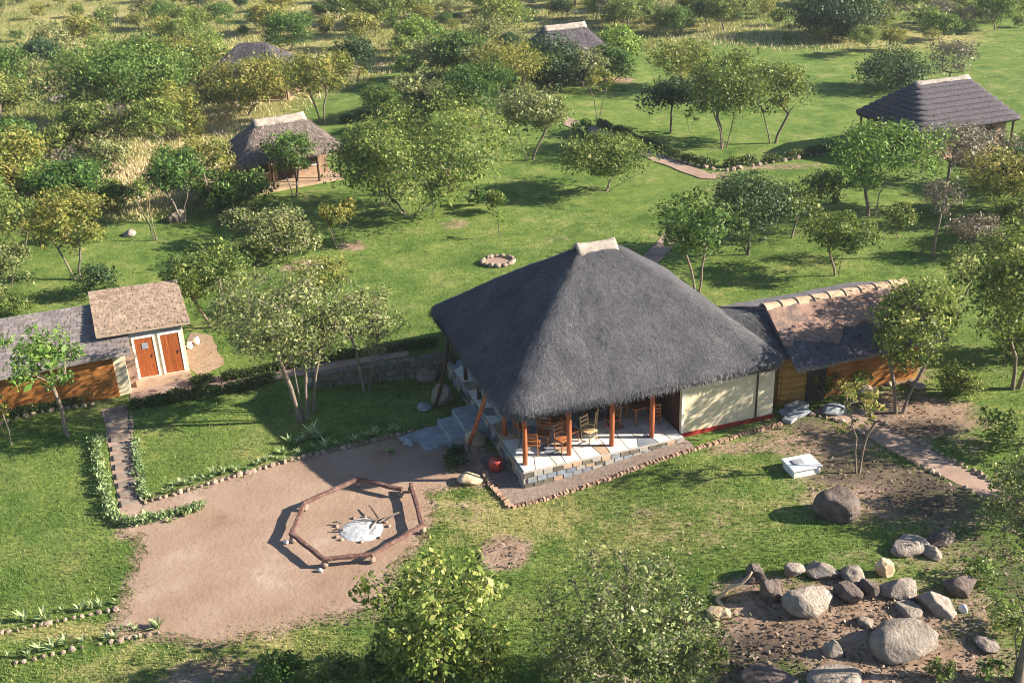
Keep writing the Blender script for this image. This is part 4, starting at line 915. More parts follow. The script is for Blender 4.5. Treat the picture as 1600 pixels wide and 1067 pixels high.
cottage('thatched_cottage', (5.9, 101.5), math.radians(22), 3.8, 3.2, 1.9, 2.0, 4.7, 'darkthatch', 'darkstraw', 'far cottage with pale ridge half hidden by dark trees', seed=3)
cottage('thatched_cottage', (-22.4, 101.5), math.radians(-8), 4.0, 3.3, 1.3, 2.1, 4.7, 'darkthatch', 'darkstraw', 'far cottage with plain dark grey roof behind yellowish trees', cap=False, seed=4)

# ------------------------------------------------------------------ trees
def unit(a): return a/(np.linalg.norm(a, axis=-1, keepdims=True)+1e-9)
def grow(seed, H, R, stems=1, base=.35, clumps=38, leaf=.15, cov=3.2, cl=.24, spread=.3, trunk_r=None, up=.5, tintshift=0, wid=.5, twigs=0, squash=.8, lean=(0, 0)):
    """skeleton joined clump by clump, leaves scattered round every clump -> (wood MB, leaf verts, tint)"""
    r = np.random.default_rng(seed); zb = H*base; zc = (H*.96+zb)/2; rz = (H*.96-zb)/2
    lob = r.normal(size=(7, 3)); lob = unit(lob); la = r.uniform(-.42, .42, 7)
    C = []; tries = 0
    while len(C) < clumps and tries < clumps*20:
        tries += 1; d = unit(r.normal(size=3)); d[2] = abs(d[2]) if r.random() < .35 else d[2]
        k = 1+np.sum(la*np.exp(-(1-lob@d)*4)); t = r.uniform(.1, 1)**.42*(.86 if r.random() < .85 else 1.02)
        p = np.array([d[0]*R*k*t, d[1]*R*k*t, zc+d[2]*rz*min(k, 1.1)*t])
        if p[2] < zb*.85+.15: continue
        p[:2] += np.array(lean)*(p[2]/H); C.append(p)
    C = np.array(C); nodes = [np.array([0, 0, -.12])]; par = [-1]
    for s in range(stems):
        a = 2*math.pi*(s+r.uniform(-.25, .25))/stems; off = (.06 if stems > 1 else 0)*R; out = spread*R*(1 if stems > 1 else .35)*r.uniform(.5, 1.1)
        prev = 0; nb = 5; th_ = zb*r.uniform(.95, 1.2)+.12*H
        for i in range(nb):
            t = i/(nb-1); q = np.array([math.cos(a)*(off+out*t**1.4)+r.normal(0, .015)*H*t, math.sin(a)*(off+out*t**1.4)+r.normal(0, .015)*H*t, -.08+th_*t]); q[:2] += np.array(lean)*t*base
            nodes.append(q); par.append(prev); prev = len(nodes)-1
    order = np.argsort(np.linalg.norm(C-np.array([lean[0]*base, lean[1]*base, zb]), axis=1)); tips = []
    trunk_n = len(nodes)
    for ci in order:
        c = C[ci]; A = np.array(nodes); dv = c-A; dist = np.linalg.norm(dv, axis=1)+np.maximum(A[:, 2]-c[2], 0)*1.6
        dist[:max(1, 0)] += 5
        for s in range(stems): dist[s*5+1:s*5+4] += H
        k = int(np.argmin(dist)); p = A[k]; L_ = np.linalg.norm(c-p); m = max(1, int(L_/(.22*R+.25))); prev = k
        for i in range(1, m+1):
            t = i/m; q = p+(c-p)*t+np.array([0, 0, .12*L_*math.sin(math.pi*t)])+(r.normal(0, .05*L_, 3) if i < m else 0)
            nodes.append(q); par.append(prev); prev = len(nodes)-1
        tips.append(prev)
        for w in range(twigs):
            q = c+unit(r.normal(size=3)+[0, 0, .5])*R*cl*r.uniform(.6, 1.4); nodes.append(q); par.append(prev)
    n = len(nodes); cnt = np.ones(n)
    for i in range(n-1, -1, -1):
        if par[i] >= 0: cnt[par[i]] += cnt[i]*.98
    roots = [i for i in range(n) if par[i] < 0]; tr = trunk_r or (.013*H+.010*R); rad = np.maximum(tr*(cnt/max(cnt[i] for i in roots))**.62, .007+.0009*H)
    rad = np.minimum(rad, tr)
    wood = MB()
    for i in range(n):
        if par[i] < 0: continue
        a, b = Vector(nodes[par[i]]), Vector(nodes[i]); 
        if (b-a).length < 1e-4: continue
        ra = rad[par[i]] if (par[i] < trunk_n and i < trunk_n) else min(rad[par[i]], rad[i]*1.3)
        if i % 5 == 2 and i < trunk_n: ra *= 1.35
        wood.tube([a, b], [ra, rad[i]], 7 if rad[i] > .05 else 4 if rad[i] > .025 else 3, False)
    N = int(cov*math.pi*R*R/(.5*wid*leaf*leaf)); N = max(60, min(N, 26000))
    wgt = r.uniform(.35, 1.5, len(C)); idx = r.choice(len(C), N, p=wgt/wgt.sum()); sig = (cl*R*r.uniform(.6, 1.25, len(C)))[idx]
    g = r.normal(size=(N, 3)); rr = np.linalg.norm(g, axis=1, keepdims=True); g = g/rr*np.minimum(rr, 1.9); P = C[idx]+g*sig[:, None]*np.array([1, 1, squash])
    ok = P[:, 2] > .04*H+.05; P = P[ok]; idx = idx[ok]; N = len(P)
    ctr = np.array([0, 0, zc]); outw = unit(P-ctr); nrm = unit(r.normal(size=(N, 3))*.75+outw*.55+np.array([0, 0, up])); d = unit(np.cross(nrm, r.normal(size=(N, 3)))); s = np.cross(nrm, d)
    L = leaf*(.5+r.gamma(2.2, .24, N))[:, None]; w = L*wid
    Q = np.empty((N, 4, 3)); Q[:, 0] = P-d*L*.5; Q[:, 1] = P+s*w*.5+nrm*L*.06; Q[:, 2] = P+d*L*.5; Q[:, 3] = P-s*w*.5+nrm*L*.06
    ct = r.normal(0, .13, len(C)); tint = np.clip(.42+tintshift+ct[idx]+r.normal(0, .2, N)+.14*((P[:, 2]-zb)/(H-zb)-.5), 0, 1)
    return wood, Q.reshape(-1, 3), np.repeat(tint, 4)
def make_tree(name, loc, leafm, barkm, label=None, cat='tree', group=None, **k):
    wood, V, t = grow(**k); e = empty(name, tuple(loc)); tag(e, label, cat, group)
    wood.build('trunk', MT[barkm], e, True)
    obj('crown', npmesh('crown', V, np.arange(len(V)).reshape(-1, 4), LM[leafm], {'tint': t}), e)
    return e
KIND = {   # leaf, bark, grow options
 'olive': ('olive', 'bark_brown', dict(base=.2, cov=2.2, clumps=85, cl=.135, stems=2, spread=.4)),
 'airy':  ('pale', 'bark_brown', dict(base=.24, cov=1.5, clumps=95, cl=.125, twigs=2, stems=2, spread=.4)),
 'yellow': ('yellow', 'bark_brown', dict(base=.22, cov=2.0, clumps=80, cl=.135, tintshift=.02, stems=2, spread=.4)),
 'green': ('green', 'bark_brown', dict(base=.2, cov=3.0, clumps=65, cl=.16, stems=2, spread=.4)),
 'dark':  ('dark', 'bark_dark', dict(base=.3, cov=3.4, clumps=45, cl=.2)),
 'bright': ('bright', 'bark_brown', dict(base=.2, cov=2.8, clumps=65, cl=.15)),
 'bare':  ('grey', 'bark_brown', dict(base=.3, cov=.7, clumps=70, cl=.15, twigs=4)),
 'bush':  ('green', 'bark_brown', dict(base=.04, cov=3.0, clumps=40, cl=.2, stems=4)),
 'darkbush': ('dark', 'bark_dark', dict(base=.04, cov=3.2, clumps=36, cl=.22, stems=4)),
 'olivebush': ('olive', 'bark_brown', dict(base=.04, cov=2.6, clumps=46, cl=.18, stems=4)),
 'palebush': ('pale', 'bark_pale', dict(base=.03, cov=2.0, clumps=70, cl=.15, stems=5, twigs=2)),
}
PLACED = []
def T(label, bx, by, topy, wpx, kind, seed, leafpx=None, off=0, cat=None, name=None, **kw):
    """bx, by: foot of the trunk; topy: top of the crown; wpx: crown width; off: crown shifted sideways, all as read in the photograph"""
    g = at(bx, by); zc = proj(g)[2]; Rr = wpx/2*zc/F_PX; H = height_at(g, topy); H = max(H-.25*Rr*math.sin(PITCH), .5*H) if H > 1 else H
    lm, bk, o = KIND[kind]; o = dict(o); o.update(kw); leaf = (leafpx or 5.2)*.86*zc/F_PX; leaf = max(leaf, .09)
    if kind.endswith('bush') and cat is None: cat = 'bush'
    nm = name or ('bush' if cat == 'bush' else {'bare': 'bare_tree'}.get(kind, 'savanna_tree'))
    e = make_tree(nm, g, lm, bk, label, cat or 'tree', None, seed=seed, H=H, R=Rr*1.1, leaf=leaf, lean=(off*zc/F_PX, 0), **o); e.rotation_euler = (0, 0, 0)
    PLACED.append((g[0], g[1], Rr)); return e
# foreground
T('leafy green tree in the foreground right of the bench ring', 690, 1085, 846, 215, 'olive', 1, 9.5, cov=2.7, base=.03, stems=4, clumps=120, cl=.11, tintshift=.06, wid=.6)
T('brownish sparse tree in the foreground left of the rock cluster', 985, 1105, 852, 245, 'airy', 2, 7, base=.02, stems=4, clumps=170, cl=.095, cov=1.7, twigs=3, tintshift=.0)
T('small green bush at the bottom edge below the dirt yard', 440, 1078, 1012, 70, 'bush', 3, 6.5)
T('small olive bush at the bottom edge left of the foreground tree', 535, 1085, 1030, 80, 'olivebush', 4, 6.5)
T('tall tree with pale trunk at the bottom right edge', 1588, 1065, 650, 160, 'airy', 5, 6.5, stems=2, base=.25, cov=3.0, clumps=110, tintshift=-.02)
T('leafy bush at the bottom edge left of the foreground tree trunk', 625, 1100, 985, 110, 'olivebush', 7, 9)
T('leafy bush at the bottom edge right of the foreground tree trunk', 745, 1100, 960, 100, 'olivebush', 8, 9)
T('sparse bush at the bottom edge under the brownish foreground tree', 905, 1100, 985, 110, 'palebush', 9, 7)
T('sparse bush at the bottom edge right of the brownish foreground tree', 1065, 1100, 990, 100, 'palebush', 19, 7)
T('low bush at the right edge beside the garden path end', 1590, 830, 700, 95, 'olivebush', 6, 6)
for i, (bx, by, ty, w) in enumerate(((1470, 1062, 1035, 46), (1550, 1062, 1030, 50), (1575, 985, 950, 60), (1530, 905, 868, 54), (1110, 1040, 1000, 50), (1560, 700, 640, 60))):
    T(('low weed clump left of the bottom right trunk', 'weed clump at the foot of the bottom right trunk', 'weed clump beside the bottom right trunk', 'weed clump right of the wedge shaped rock', 'weed clump between the foreground tree and bent branch', 'weed clump at the right end of the garden path')[i], bx, by, ty, w, 'bush' if i % 2 else 'olivebush', 10+i, 6, cat='plant', name='weed_clump', clumps=26, cov=1.5)
T('tree just beyond the right edge beside the big boulder', 1720, 800, 620, 130, 'olive', 33, 7)
T('tree just beyond the right edge beyond the garden path', 1690, 690, 470, 150, 'olive', 34, 7)
# beside the hut
T('pale speckled tree with several trunks on the shaded lawn', 473, 655, 398, 225, 'airy', 20, 5.6, stems=3, base=.33, clumps=150, cl=.095, cov=1.35, off=-18, spread=.25, twigs=3, tintshift=.05)
T('slim tree with bent pale stem on the shaded lawn', 487, 642, 480, 90, 'airy', 21, 5.5, base=.55, off=20, cov=1.2)
T('thin sparse tree beside the retaining wall', 573, 612, 440, 120, 'airy', 22, 5, base=.42, off=20, cov=.75, clumps=60)
T('thin second sapling beside the retaining wall', 592, 598, 500, 60, 'airy', 23, 5, base=.4, cov=.8, clumps=30)
T('green tree on the back lawn behind the pale speckled tree', 335, 512, 378, 150, 'olive', 24, 5.2, base=.35, cov=2.0, clumps=70)
T('yellow tipped bush behind the pale speckled tree', 505, 470, 395, 90, 'yellow', 25, 5, base=.2, cov=1.2)
T('bright green sapling before the orange washroom wall', 106, 682, 503, 100, 'bright', 26, 6, base=.4, clumps=45, cov=2.4, off=-12)
T('thin sapling at the left edge before the orange wall', 17, 695, 610, 40, 'yellow', 27, 5, base=.45, clumps=18, cov=1.2, off=-8)
T('leafy tree hiding the right end of the annex roof', 1405, 645, 408, 150, 'olive', 28, 6, base=.32, clumps=85, cl=.13, cov=2.9, off=12)
T('big tree at the right edge with a curved trunk', 1585, 606, 335, 190, 'olive', 29, 6, base=.3, clumps=110, cov=3.2, cl=.13, off=-14)
T('bush at the right edge behind the big curved trunk', 1600, 560, 470, 110, 'olivebush', 36, 5.5)
T('small tree between the annex and the right edge tree', 1500, 470, 370, 70, 'olive', 37, 5, base=.2)
T('low bush beside the garden path right of the leafy annex tree', 1495, 615, 570, 70, 'olivebush', 38, 5.5)
T('sparse yellowish sapling before the annex slabs', 1340, 738, 575, 76, 'yellow', 30, 6, base=.4, clumps=26, cov=.75, off=-12, twigs=3)
T('small leafy shrub against the annex door', 1290, 625, 572, 46, 'yellow', 31, 6, base=.2, clumps=20, cov=1.4)
T('leafy shrub against the annex cladding', 1340, 612, 570, 40, 'bright', 32, 6, base=.2, clumps=20, cov=1.2)
T('dark low bush in the shaded yard corner by the hut steps', 716, 728, 700, 46, 'darkbush', 39, 6, clumps=22)
# back lawn, right
T('small umbrella shaped tree alone on the back lawn', 945, 300, 204, 150, 'olive', 40, 4.4, base=.3, stems=5, spread=.75, clumps=80, cov=2.4, squash=.6)
T('large leaved dark tree beside the path behind the hut', 1090, 458, 288, 112, 'green', 41, 7, base=.35, clumps=45, cov=2.6)
T('dark rounded tree right of the path behind the hut', 1168, 398, 266, 140, 'dark', 42, 5, base=.3, cov=3, clumps=60, tintshift=.12)
T('small flat topped tree alone on the right lawn', 1308, 430, 328, 108, 'olive', 43, 5, base=.42, clumps=45, cov=2.3, stems=2)
T('bright green tree below the stepped roof cottage', 1362, 338, 170, 165, 'bright', 44, 5, base=.3, stems=2, clumps=85, cov=2.8, cl=.14)
T('leafless grey tree on the right lawn', 1457, 402, 262, 76, 'bare', 45, 4, base=.42)
T('brownish tree before the stepped roof cottage', 1476, 322, 180, 120, 'bare', 46, 4.5, base=.4, cov=1.4)
T('rusty brown tree at the right edge below the cottage', 1560, 345, 225, 110, 'yellow', 47, 4.6, base=.25, cov=1.8)
T('green bush at the right edge below the cottage', 1585, 380, 300, 80, 'olivebush', 48, 4.6)
T('grey green tree above the flat topped tree', 1285, 330, 262, 70, 'olive', 148, 4.6)
T('small tree left of the leafless grey tree', 1405, 372, 310, 56, 'olive', 149, 4.6)
T('brown bush right of the leafless grey tree', 1520, 400, 330, 84, 'bare', 150, 4.4, cov=1.6)
T('olive tree right of the dark rounded tree', 1235, 372, 285, 80, 'olive', 49, 4.6, base=.3)
T('dark low branching tree on the upper right lawn', 1048, 207, 112, 90, 'dark', 50, 4.4, base=.34, clumps=40)
T('wide olive tree with two stems on the upper right lawn', 1131, 232, 60, 160, 'olive', 51, 4.4, base=.28, stems=3, clumps=95, cl=.14, cov=2.4, tintshift=-.06)
T('olive tree at the right of the upper lawn pair', 1207, 224, 82, 125, 'olive', 52, 4.4, base=.36, clumps=70, tintshift=-.08)
T('thin sapling beside the dark tree on the upper lawn', 1078, 208, 165, 26, 'green', 53, 4, base=.4, clumps=14, cov=1.2)
T('golden tree behind the wide olive tree', 1065, 140, 45, 100, 'yellow', 54, 4.2, base=.25)
# back lawn, middle
T('big spreading olive tree in the middle of the back lawn', 642, 338, 150, 245, 'olive', 60, 5, base=.1, stems=5, clumps=150, cl=.105, cov=3.0, tintshift=.03)
T('thin dark sapling behind the big spreading tree', 676, 332, 265, 34, 'dark', 61, 4.4, base=.4, clumps=14)
T('small tree with three white stems on the back lawn', 528, 388, 306, 68, 'yellow', 62, 4.8, base=.4, stems=3, clumps=34, cov=2.6)
T('pale bush left of the white stemmed tree', 448, 398, 308, 118, 'palebush', 63, 4.6)
T('yellowish tree right of the far middle bushes', 828, 250, 130, 130, 'airy', 64, 4.4, base=.36, stems=2, clumps=80, cov=2.2)
T('dark leafy tree above the yellowish middle tree', 745, 200, 85, 110, 'green', 65, 4.4, base=.2, clumps=60, tintshift=-.08)
T('yellow topped tree before the far half hidden cottage', 792, 160, 55, 110, 'yellow', 66, 4.2, base=.2)
T('slender yellow sapling on the lawn below the far cottage', 935, 190, 92, 46, 'yellow', 67, 4, base=.4, clumps=22, cov=1.4)
T('small reddish shrub on the back lawn behind the hut', 775, 332, 290, 44, 'olivebush', 68, 4.4, clumps=18)
T('small green shrub on the back lawn behind the hut', 748, 322, 292, 30, 'bush', 69, 4.4, clumps=14)
T('thin young sapling near the stone ring', 780, 372, 325, 24, 'bright', 70, 4, base=.5, clumps=8, cov=.8)
T('very dark dense tree before the far cottage', 862, 138, 58, 112, 'darkbush', 71, 4.2, cat='tree', name='savanna_tree', base=.1)
T('bright green tree right of the far cottage', 965, 110, 35, 80, 'bright', 72, 4.2, base=.2)
T('leafy bush over the path before the small umbrella tree', 905, 212, 185, 34, 'bush', 73, 4, clumps=14)
# back lawn, left
T('dark green tree before the brown cottage', 461, 308, 186, 78, 'green', 80, 4.6, base=.3, clumps=45, tintshift=-.08)
T('golden tree left of the washroom building roof', 122, 437, 285, 112, 'yellow', 81, 5, base=.34, clumps=70, cl=.14, cov=2.8, off=-10)
T('tree with forked pale trunk at the left edge', 12, 475, 375, 104, 'airy', 82, 5, base=.36, clumps=60, cov=2.4)
T('slim birch like tree with leaning white trunk', 244, 376, 262, 44, 'olive', 83, 4.6, base=.4, clumps=26, cov=1.8, off=-18)
T('green tree with white trunk behind boulders', 286, 348, 215, 98, 'green', 84, 4.8, base=.32, clumps=55)
T('golden tree left of the brown cottage', 334, 330, 196, 78, 'yellow', 85, 4.6, base=.35, clumps=50)
T('small olive tree beside the slim birch like tree', 190, 335, 275, 60, 'olive', 151, 4.6)
T('pale small tree left of the pale bush', 375, 385, 318, 66, 'airy', 152, 4.6)
T('low bush in front of the pale bush', 405, 410, 372, 52, 'olivebush', 153, 4.6)
T('dark bush behind the washroom roof', 160, 462, 405, 60, 'darkbush', 86, 4.8, tintshift=.15)
T('small yellow bush left of the washroom roof', 20, 500, 455, 60, 'olivebush', 87, 4.8)
T('green tree left of the golden tree', 35, 395, 295, 100, 'olive', 88, 4.8, base=.3)
T('olive tree with dark trunk on the small upper lawn', 505, 195, 72, 112, 'yellow', 90, 4.2, base=.42, clumps=60, tintshift=-.05)
T('olive tree covering the dark grey far roof', 385, 180, 84, 150, 'yellow', 91, 4.2, base=.12, tintshift=-.05)
T('olive tree right of the dark grey far roof', 455, 150, 88, 90, 'airy', 190, 4.2, base=.1)
T('olive tree left of the dark grey far roof', 335, 130, 55, 84, 'olive', 191, 4.2, base=.1)
T('yellow green tree before the right end of the far cottage', 918, 140, 68, 70, 'airy', 192, 4.2, base=.1)
T('leafy tree hiding the right wall of the far cottage', 955, 128, 62, 76, 'green', 193, 4.2, base=.08)
T('large bright crowned tree in the left thicket', 215, 200, 48, 185, 'green', 92, 4.4, base=.25, clumps=100, cl=.14, tintshift=.05)
T('golden tree at the edge of the left thicket', 272, 212, 122, 84, 'yellow', 93, 4.2, base=.2)
T('dark conical tree above the small upper lawn', 560, 128, 50, 62, 'dark', 94, 4.2, base=.12, tintshift=.12)
T('grey green rounded tree above the far grey roof', 450, 84, 12, 74, 'green', 95, 4, base=.12, tintshift=-.1)
T('bright green tree at the top middle', 648, 90, 15, 74, 'bright', 96, 4, base=.12, tintshift=-.08)
T('very dark spreading tree at the top right', 1300, 58, -24, 140, 'dark', 97, 4, base=.12, clumps=70)
T('dark leafy bush left of the stepped roof cottage', 1395, 138, 75, 96, 'darkbush', 98, 4, tintshift=.2)
T('bare brown tree behind the stepped roof cottage', 1482, 128, 52, 80, 'bare', 99, 3.6, base=.15, cov=1.0)

# ---- thickets: a few prototypes, copied
pr_ = []
PK = [('olive', 6), ('yellow', 4.5), ('green', 5.5), ('dark', 4.5), ('olivebush', 3), ('bush', 2.8), ('bare', 4), ('airy', 5), ('bright', 4.5), ('yellow', 3.6)]
for i, (k, h) in enumerate(PK):
    lm, bk, o = KIND[k]; o = dict(o)
    if not k.endswith('bush'): o['base'] = .2
    pr_.append((k, make_tree('bush' if k.endswith('bush') else 'savanna_tree', (0, 0, 0), lm, bk, seed=300+i, H=h, R=h*.62, leaf=.25, **o)))
ADJ = {'olive': 'olive green', 'yellow': 'golden', 'green': 'mid green', 'dark': 'dark green', 'olivebush': 'low olive', 'bush': 'low green', 'bare': 'brown half bare', 'airy': 'pale airy', 'bright': 'bright green'}
ZONES = [('in the dense thicket at the upper left', [(-40, -20), (330, -20), (340, 150), (300, 230), (190, 285), (-40, 290)], 58, (8, 6, 2, 1, 3, 2, 3, 9, 1, 6), 26),
         ('between the left thicket and the golden tree', [(-40, 290), (210, 290), (190, 335), (-40, 380)], 16, (4, 3, 2, 1, 4, 4, 1, 2, 1, 2), 22),
         ('along the top edge above the small upper lawn', [(330, -30), (690, -30), (690, 55), (620, 120), (520, 60), (340, 55)], 44, (5, 6, 3, 2, 3, 2, 2, 4, 1, 6), 24),
         ('around the middle thicket left of the far cottage', [(560, 130), (690, 60), (830, 40), (830, 130), (700, 190), (600, 215)], 24, (5, 5, 3, 1, 2, 2, 1, 4, 2, 4), 26),
         ('along the top edge behind the far cottage', [(690, -40), (1240, -40), (1240, 40), (1000, 75), (940, 40), (830, 30), (690, 40)], 50, (4, 5, 3, 3, 4, 3, 2, 4, 2, 5), 24),
         ('scattered over the dry slope at the top right', [(1240, -40), (1640, -40), (1640, 60), (1340, 72), (1240, 75)], 34, (3, 3, 2, 2, 5, 5, 4, 1, 1, 3), 26),
         ('at the right edge below the stepped roof cottage', [(1490, 250), (1640, 240), (1640, 420), (1530, 330)], 9, (4, 2, 2, 1, 4, 3, 3, 2, 1, 2), 24),
         ('in the shade below the brown cottage', [(330, 300), (500, 285), (440, 330), (330, 340)], 5, (2, 1, 1, 0, 4, 4, 0, 1, 0, 1), 20)]
ZONES += [('low in the dense thicket at the upper left', [(-40, -20), (330, -20), (340, 150), (300, 230), (190, 285), (-40, 290)], 34, (1, 1, 1, 1, 8, 7, 2, 0, 0, 2), 0),
          ('low along the top edge', [(330, -40), (1240, -40), (1240, 40), (1000, 65), (830, 25), (690, 60), (520, 60), (340, 55)], 70, (1, 1, 1, 1, 8, 7, 3, 0, 0, 2), 0),
          ('low on the dry slope at the top right', [(1240, -40), (1640, -40), (1640, 40), (1440, 70), (1330, 95), (1230, 78)], 40, (1, 1, 0, 1, 8, 6, 5, 0, 0, 2), 0)]
CLEAR = [[(60, 118), (130, 118), (130, 162), (60, 162)], [(40, 175), (120, 175), (120, 215), (40, 215)], [(100, 258), (330, 248), (330, 272), (100, 285)], [(500, 150), (540, 128), (640, 128), (620, 178), (500, 192)], [(672, 62), (745, 58), (745, 100), (690, 108)], [(1170, 85), (1330, 85), (1385, 140), (1340, 200), (1200, 210)]]
used = set()
def inpoly(q, poly): return float(poly_sdf(np.array(poly, float), np.array([q[0]]), np.array([q[1]]))[0]) < 0
COTT = [(-15.1, 73, 5), (30, 74.8, 6), (6, 101.5, 6), (-22.6, 101.5, 6)]
rr = random.Random(77); FILL = []
for where, poly, n, wts, _ in ZONES:
    xs = [p[0] for p in poly]; ys = [p[1] for p in poly]; placed = 0; tr_ = 0
    while placed < n and tr_ < 1500:
        tr_ += 1; q = (rr.uniform(min(xs), max(xs)), rr.uniform(min(ys), max(ys)))
        if not inpoly(q, poly): continue
        g_ = at(*q)
        i = rr.choices(range(len(PK)), wts)[0]; k, src = pr_[i]; sc = rr.uniform(.5, 1.02) if not where.startswith('low') else rr.uniform(.3, .65); rad = PK[i][1]*.52*sc
        if any(math.hypot(g_[0]-a, g_[1]-b) < (rad+c)*(.5 if not where.startswith('low') else .35) for a, b, c in PLACED): continue
        if any(inpoly(q, cp) for cp in CLEAR): continue
        if any(math.hypot(g_[0]-a, g_[1]-b) < rad*.8+c for a, b, c in COTT): continue
        if any(abs(proj((g_[0], g_[1], 0))[0]-proj((a, b, 0))[0]) < 45 and 0 < b-g_[1] < 9 for a, b, c in COTT): continue
        if float(poly_sdf(np.array(BACKPATH), np.array([g_[0]]), np.array([g_[1]]))[0]) < 1: continue
        o = src if i not in used else copy_tree(src); used.add(i)
        o.location = g_; o.scale = (sc*rr.uniform(.9, 1.1), sc*rr.uniform(.9, 1.1), sc*rr.uniform(.85, 1.15)); o.rotation_euler = (0, 0, rr.uniform(0, 6.28))
        c = 'bush' if k.endswith('bush') else 'tree'
        FILL.append((o, f'{ADJ[k]} {c}', where, c, q)); PLACED.append((g_[0], g_[1], rad)); placed += 1
LMK = [((410, 85), 'the far dark grey roof'), ((435, 225), 'the brown thatched cottage'), ((897, 55), 'the far pale ridged roof'), ((1470, 160), 'the stepped roof cottage'), ((215, 120), 'the large thicket tree'), ((555, 85), 'the dark conical tree'),
       ((1305, 20), 'the very dark top tree'), ((105, 340), 'the golden lawn tree'), ((560, 155), 'the small upper lawn'), ((1485, 90), 'the bare brown tree'), ((645, 50), 'the bright top middle tree'), ((640, 240), 'the big spreading tree'), ((1120, 130), 'the wide two stemmed tree'), ((40, 150), 'the far left track')]
ORD = ['first', 'second', 'third', 'fourth', 'fifth', 'sixth', 'seventh', 'eighth', 'ninth', 'tenth', 'eleventh', 'twelfth', 'thirteenth', 'fourteenth', 'fifteenth', 'sixteenth', 'seventeenth', 'eighteenth']; NUM = ['', 'one', 'two', 'three', 'four', 'five', 'six', 'seven', 'eight', 'nine', 'ten', 'eleven', 'twelve', 'thirteen', 'fourteen', 'fifteen', 'sixteen', 'seventeen', 'eighteen']
sets = {}
for o, kd, where, c, q in FILL:
    (lx0, ly0), nm = min(LMK, key=lambda m: (m[0][0]-q[0])**2+3*(m[0][1]-q[1])**2); dx, dy = q[0]-lx0, (q[1]-ly0)*1.7
    rel = ('left of' if dx < 0 else 'right of') if abs(dx) > abs(dy) else ('above' if dy < 0 else 'below')
    sets.setdefault((kd, rel, nm, c), []).append((q[0], o)); o['category'] = c; o['group'] = f'{kd} {where}'
for (kd, rel, nm, c), lst in sets.items():
    lst.sort(key=lambda t: t[0])
    for i, (_, o) in enumerate(lst):
        pl_ = kd+('es' if c == 'bush' else 's')
        o['label'] = f'{kd} {rel} {nm}' if len(lst) == 1 else f'{ORD[min(i, 17)]} from left of {NUM[min(len(lst), 18)]} {pl_} {rel} {nm}'
for i, (k, src) in enumerate(pr_):
    if i not in used:
        for c in list(src.children): bpy.data.objects.remove(c)
        bpy.data.objects.remove(src)

# ------------------------------------------------------------------ hedges and border plants
def hedge(pxs, hgt, wid, label, seed, leafm='hedge', n=5000, leaf=.09, gap=.5):
    pts = np.array(pl(pxs)); r = np.random.default_rng(seed); seg = np.linalg.norm(np.diff(pts[:, :2], axis=0), axis=1); cum = np.concatenate([[0], np.cumsum(seg)])
    s = r.uniform(0, cum[-1], n*3); x = np.interp(s, cum, pts[:, 0]); y = np.interp(s, cum, pts[:, 1]); prof = fbm(s*1.6, np.full_like(s, seed*3.1), 0, 3)
    k = prof > gap-.12; s, x, y, prof = s[k][:n], x[k][:n], y[k][:n], prof[k][:n]; m = len(s)
    hh = hgt*(.45+prof*.9); x = x+r.normal(0, wid*.3, m); y = y+r.normal(0, wid*.3, m); z = zg(x, y)+hh*r.uniform(0, 1, m)**.7; P = np.stack([x, y, z], 1)
    nrm = unit(r.normal(size=(m, 3))+np.array([0, 0, .5])); d = unit(np.cross(nrm, r.normal(size=(m, 3)))*.7+np.array([0, 0, .6])); sd = unit(np.cross(nrm, d)); L = leaf*r.uniform(.6, 1.5, m)[:, None]
    Q = np.empty((m, 4, 3)); Q[:, 0] = P-d*L*.5; Q[:, 1] = P+sd*L*.28; Q[:, 2] = P+d*L*.6; Q[:, 3] = P-sd*L*.28
    e = empty('hedge', tuple(pts[0])); tag(e, label, 'hedge'); t = np.clip(.4+r.normal(0, .2, m)+(prof-.5)*.8, 0, 1)
    o = obj('foliage', npmesh('foliage', Q.reshape(-1, 3)-pts[0], np.arange(4*m).reshape(-1, 4), LM[leafm], {'tint': np.repeat(t, 4)}), e)
    w = MB(); q = np.linspace(.1, cum[-1]-.1, max(3, int(cum[-1]/.35)))
    for v in q:
        a = np.array([np.interp(v, cum, pts[:, 0]), np.interp(v, cum, pts[:, 1])]); z0 = float(zg(*a)); w.tube([Vector((a[0], a[1], z0-.03))-Vector(pts[0]), Vector((a[0]+r.normal(0, .08), a[1]+r.normal(0, .08), z0+hgt*.7))-Vector(pts[0])], [.02, .01], 4, False)
    w.build('stems', MT['bark_brown'], e)['kind'] = 'stuff'
hedge([(205, 640), (300, 622), (430, 597)], .5, .35, 'hedge row on the lawn side of the washroom path', 1, n=7000)
hedge([(295, 602), (420, 580), (520, 563), (620, 548), (690, 540)], .42, .35, 'hedge row on the far side of the washroom path', 2, n=9000)
hedge([(150, 690), (158, 740), (172, 800), (195, 822)], .35, .34, 'loose plant border left of the stepped path', 3, 'aloe', 1500, .11)
hedge([(212, 690), (218, 740), (226, 782)], .3, .25, 'plant border right of the stepped path', 4, 'aloe', 900, .1)
hedge([(198, 822), (240, 815), (318, 795)], .35, .28, 'plant border at the lower end of the stepped path', 5, 'aloe', 1100, .11)
hedge([(-20, 655), (80, 640), (150, 622)], .4, .35, 'dark planting under the orange wall', 6, n=4000)
hedge([(935, 196), (1020, 233), (1075, 254), (1118, 262)], .6, .5, 'dark hedge along the path below the upper right lawn', 7, n=3500, leaf=.16)
hedge([(1130, 262), (1220, 252), (1300, 236)], .6, .5, 'sparse hedge along the path towards the bright green tree', 8, 'grass' if False else 'hedge', n=2500, leaf=.16)
hedge([(520, 195), (570, 188), (620, 178)], .7, .6, 'hedge below the small upper lawn', 9, n=2500, leaf=.18)
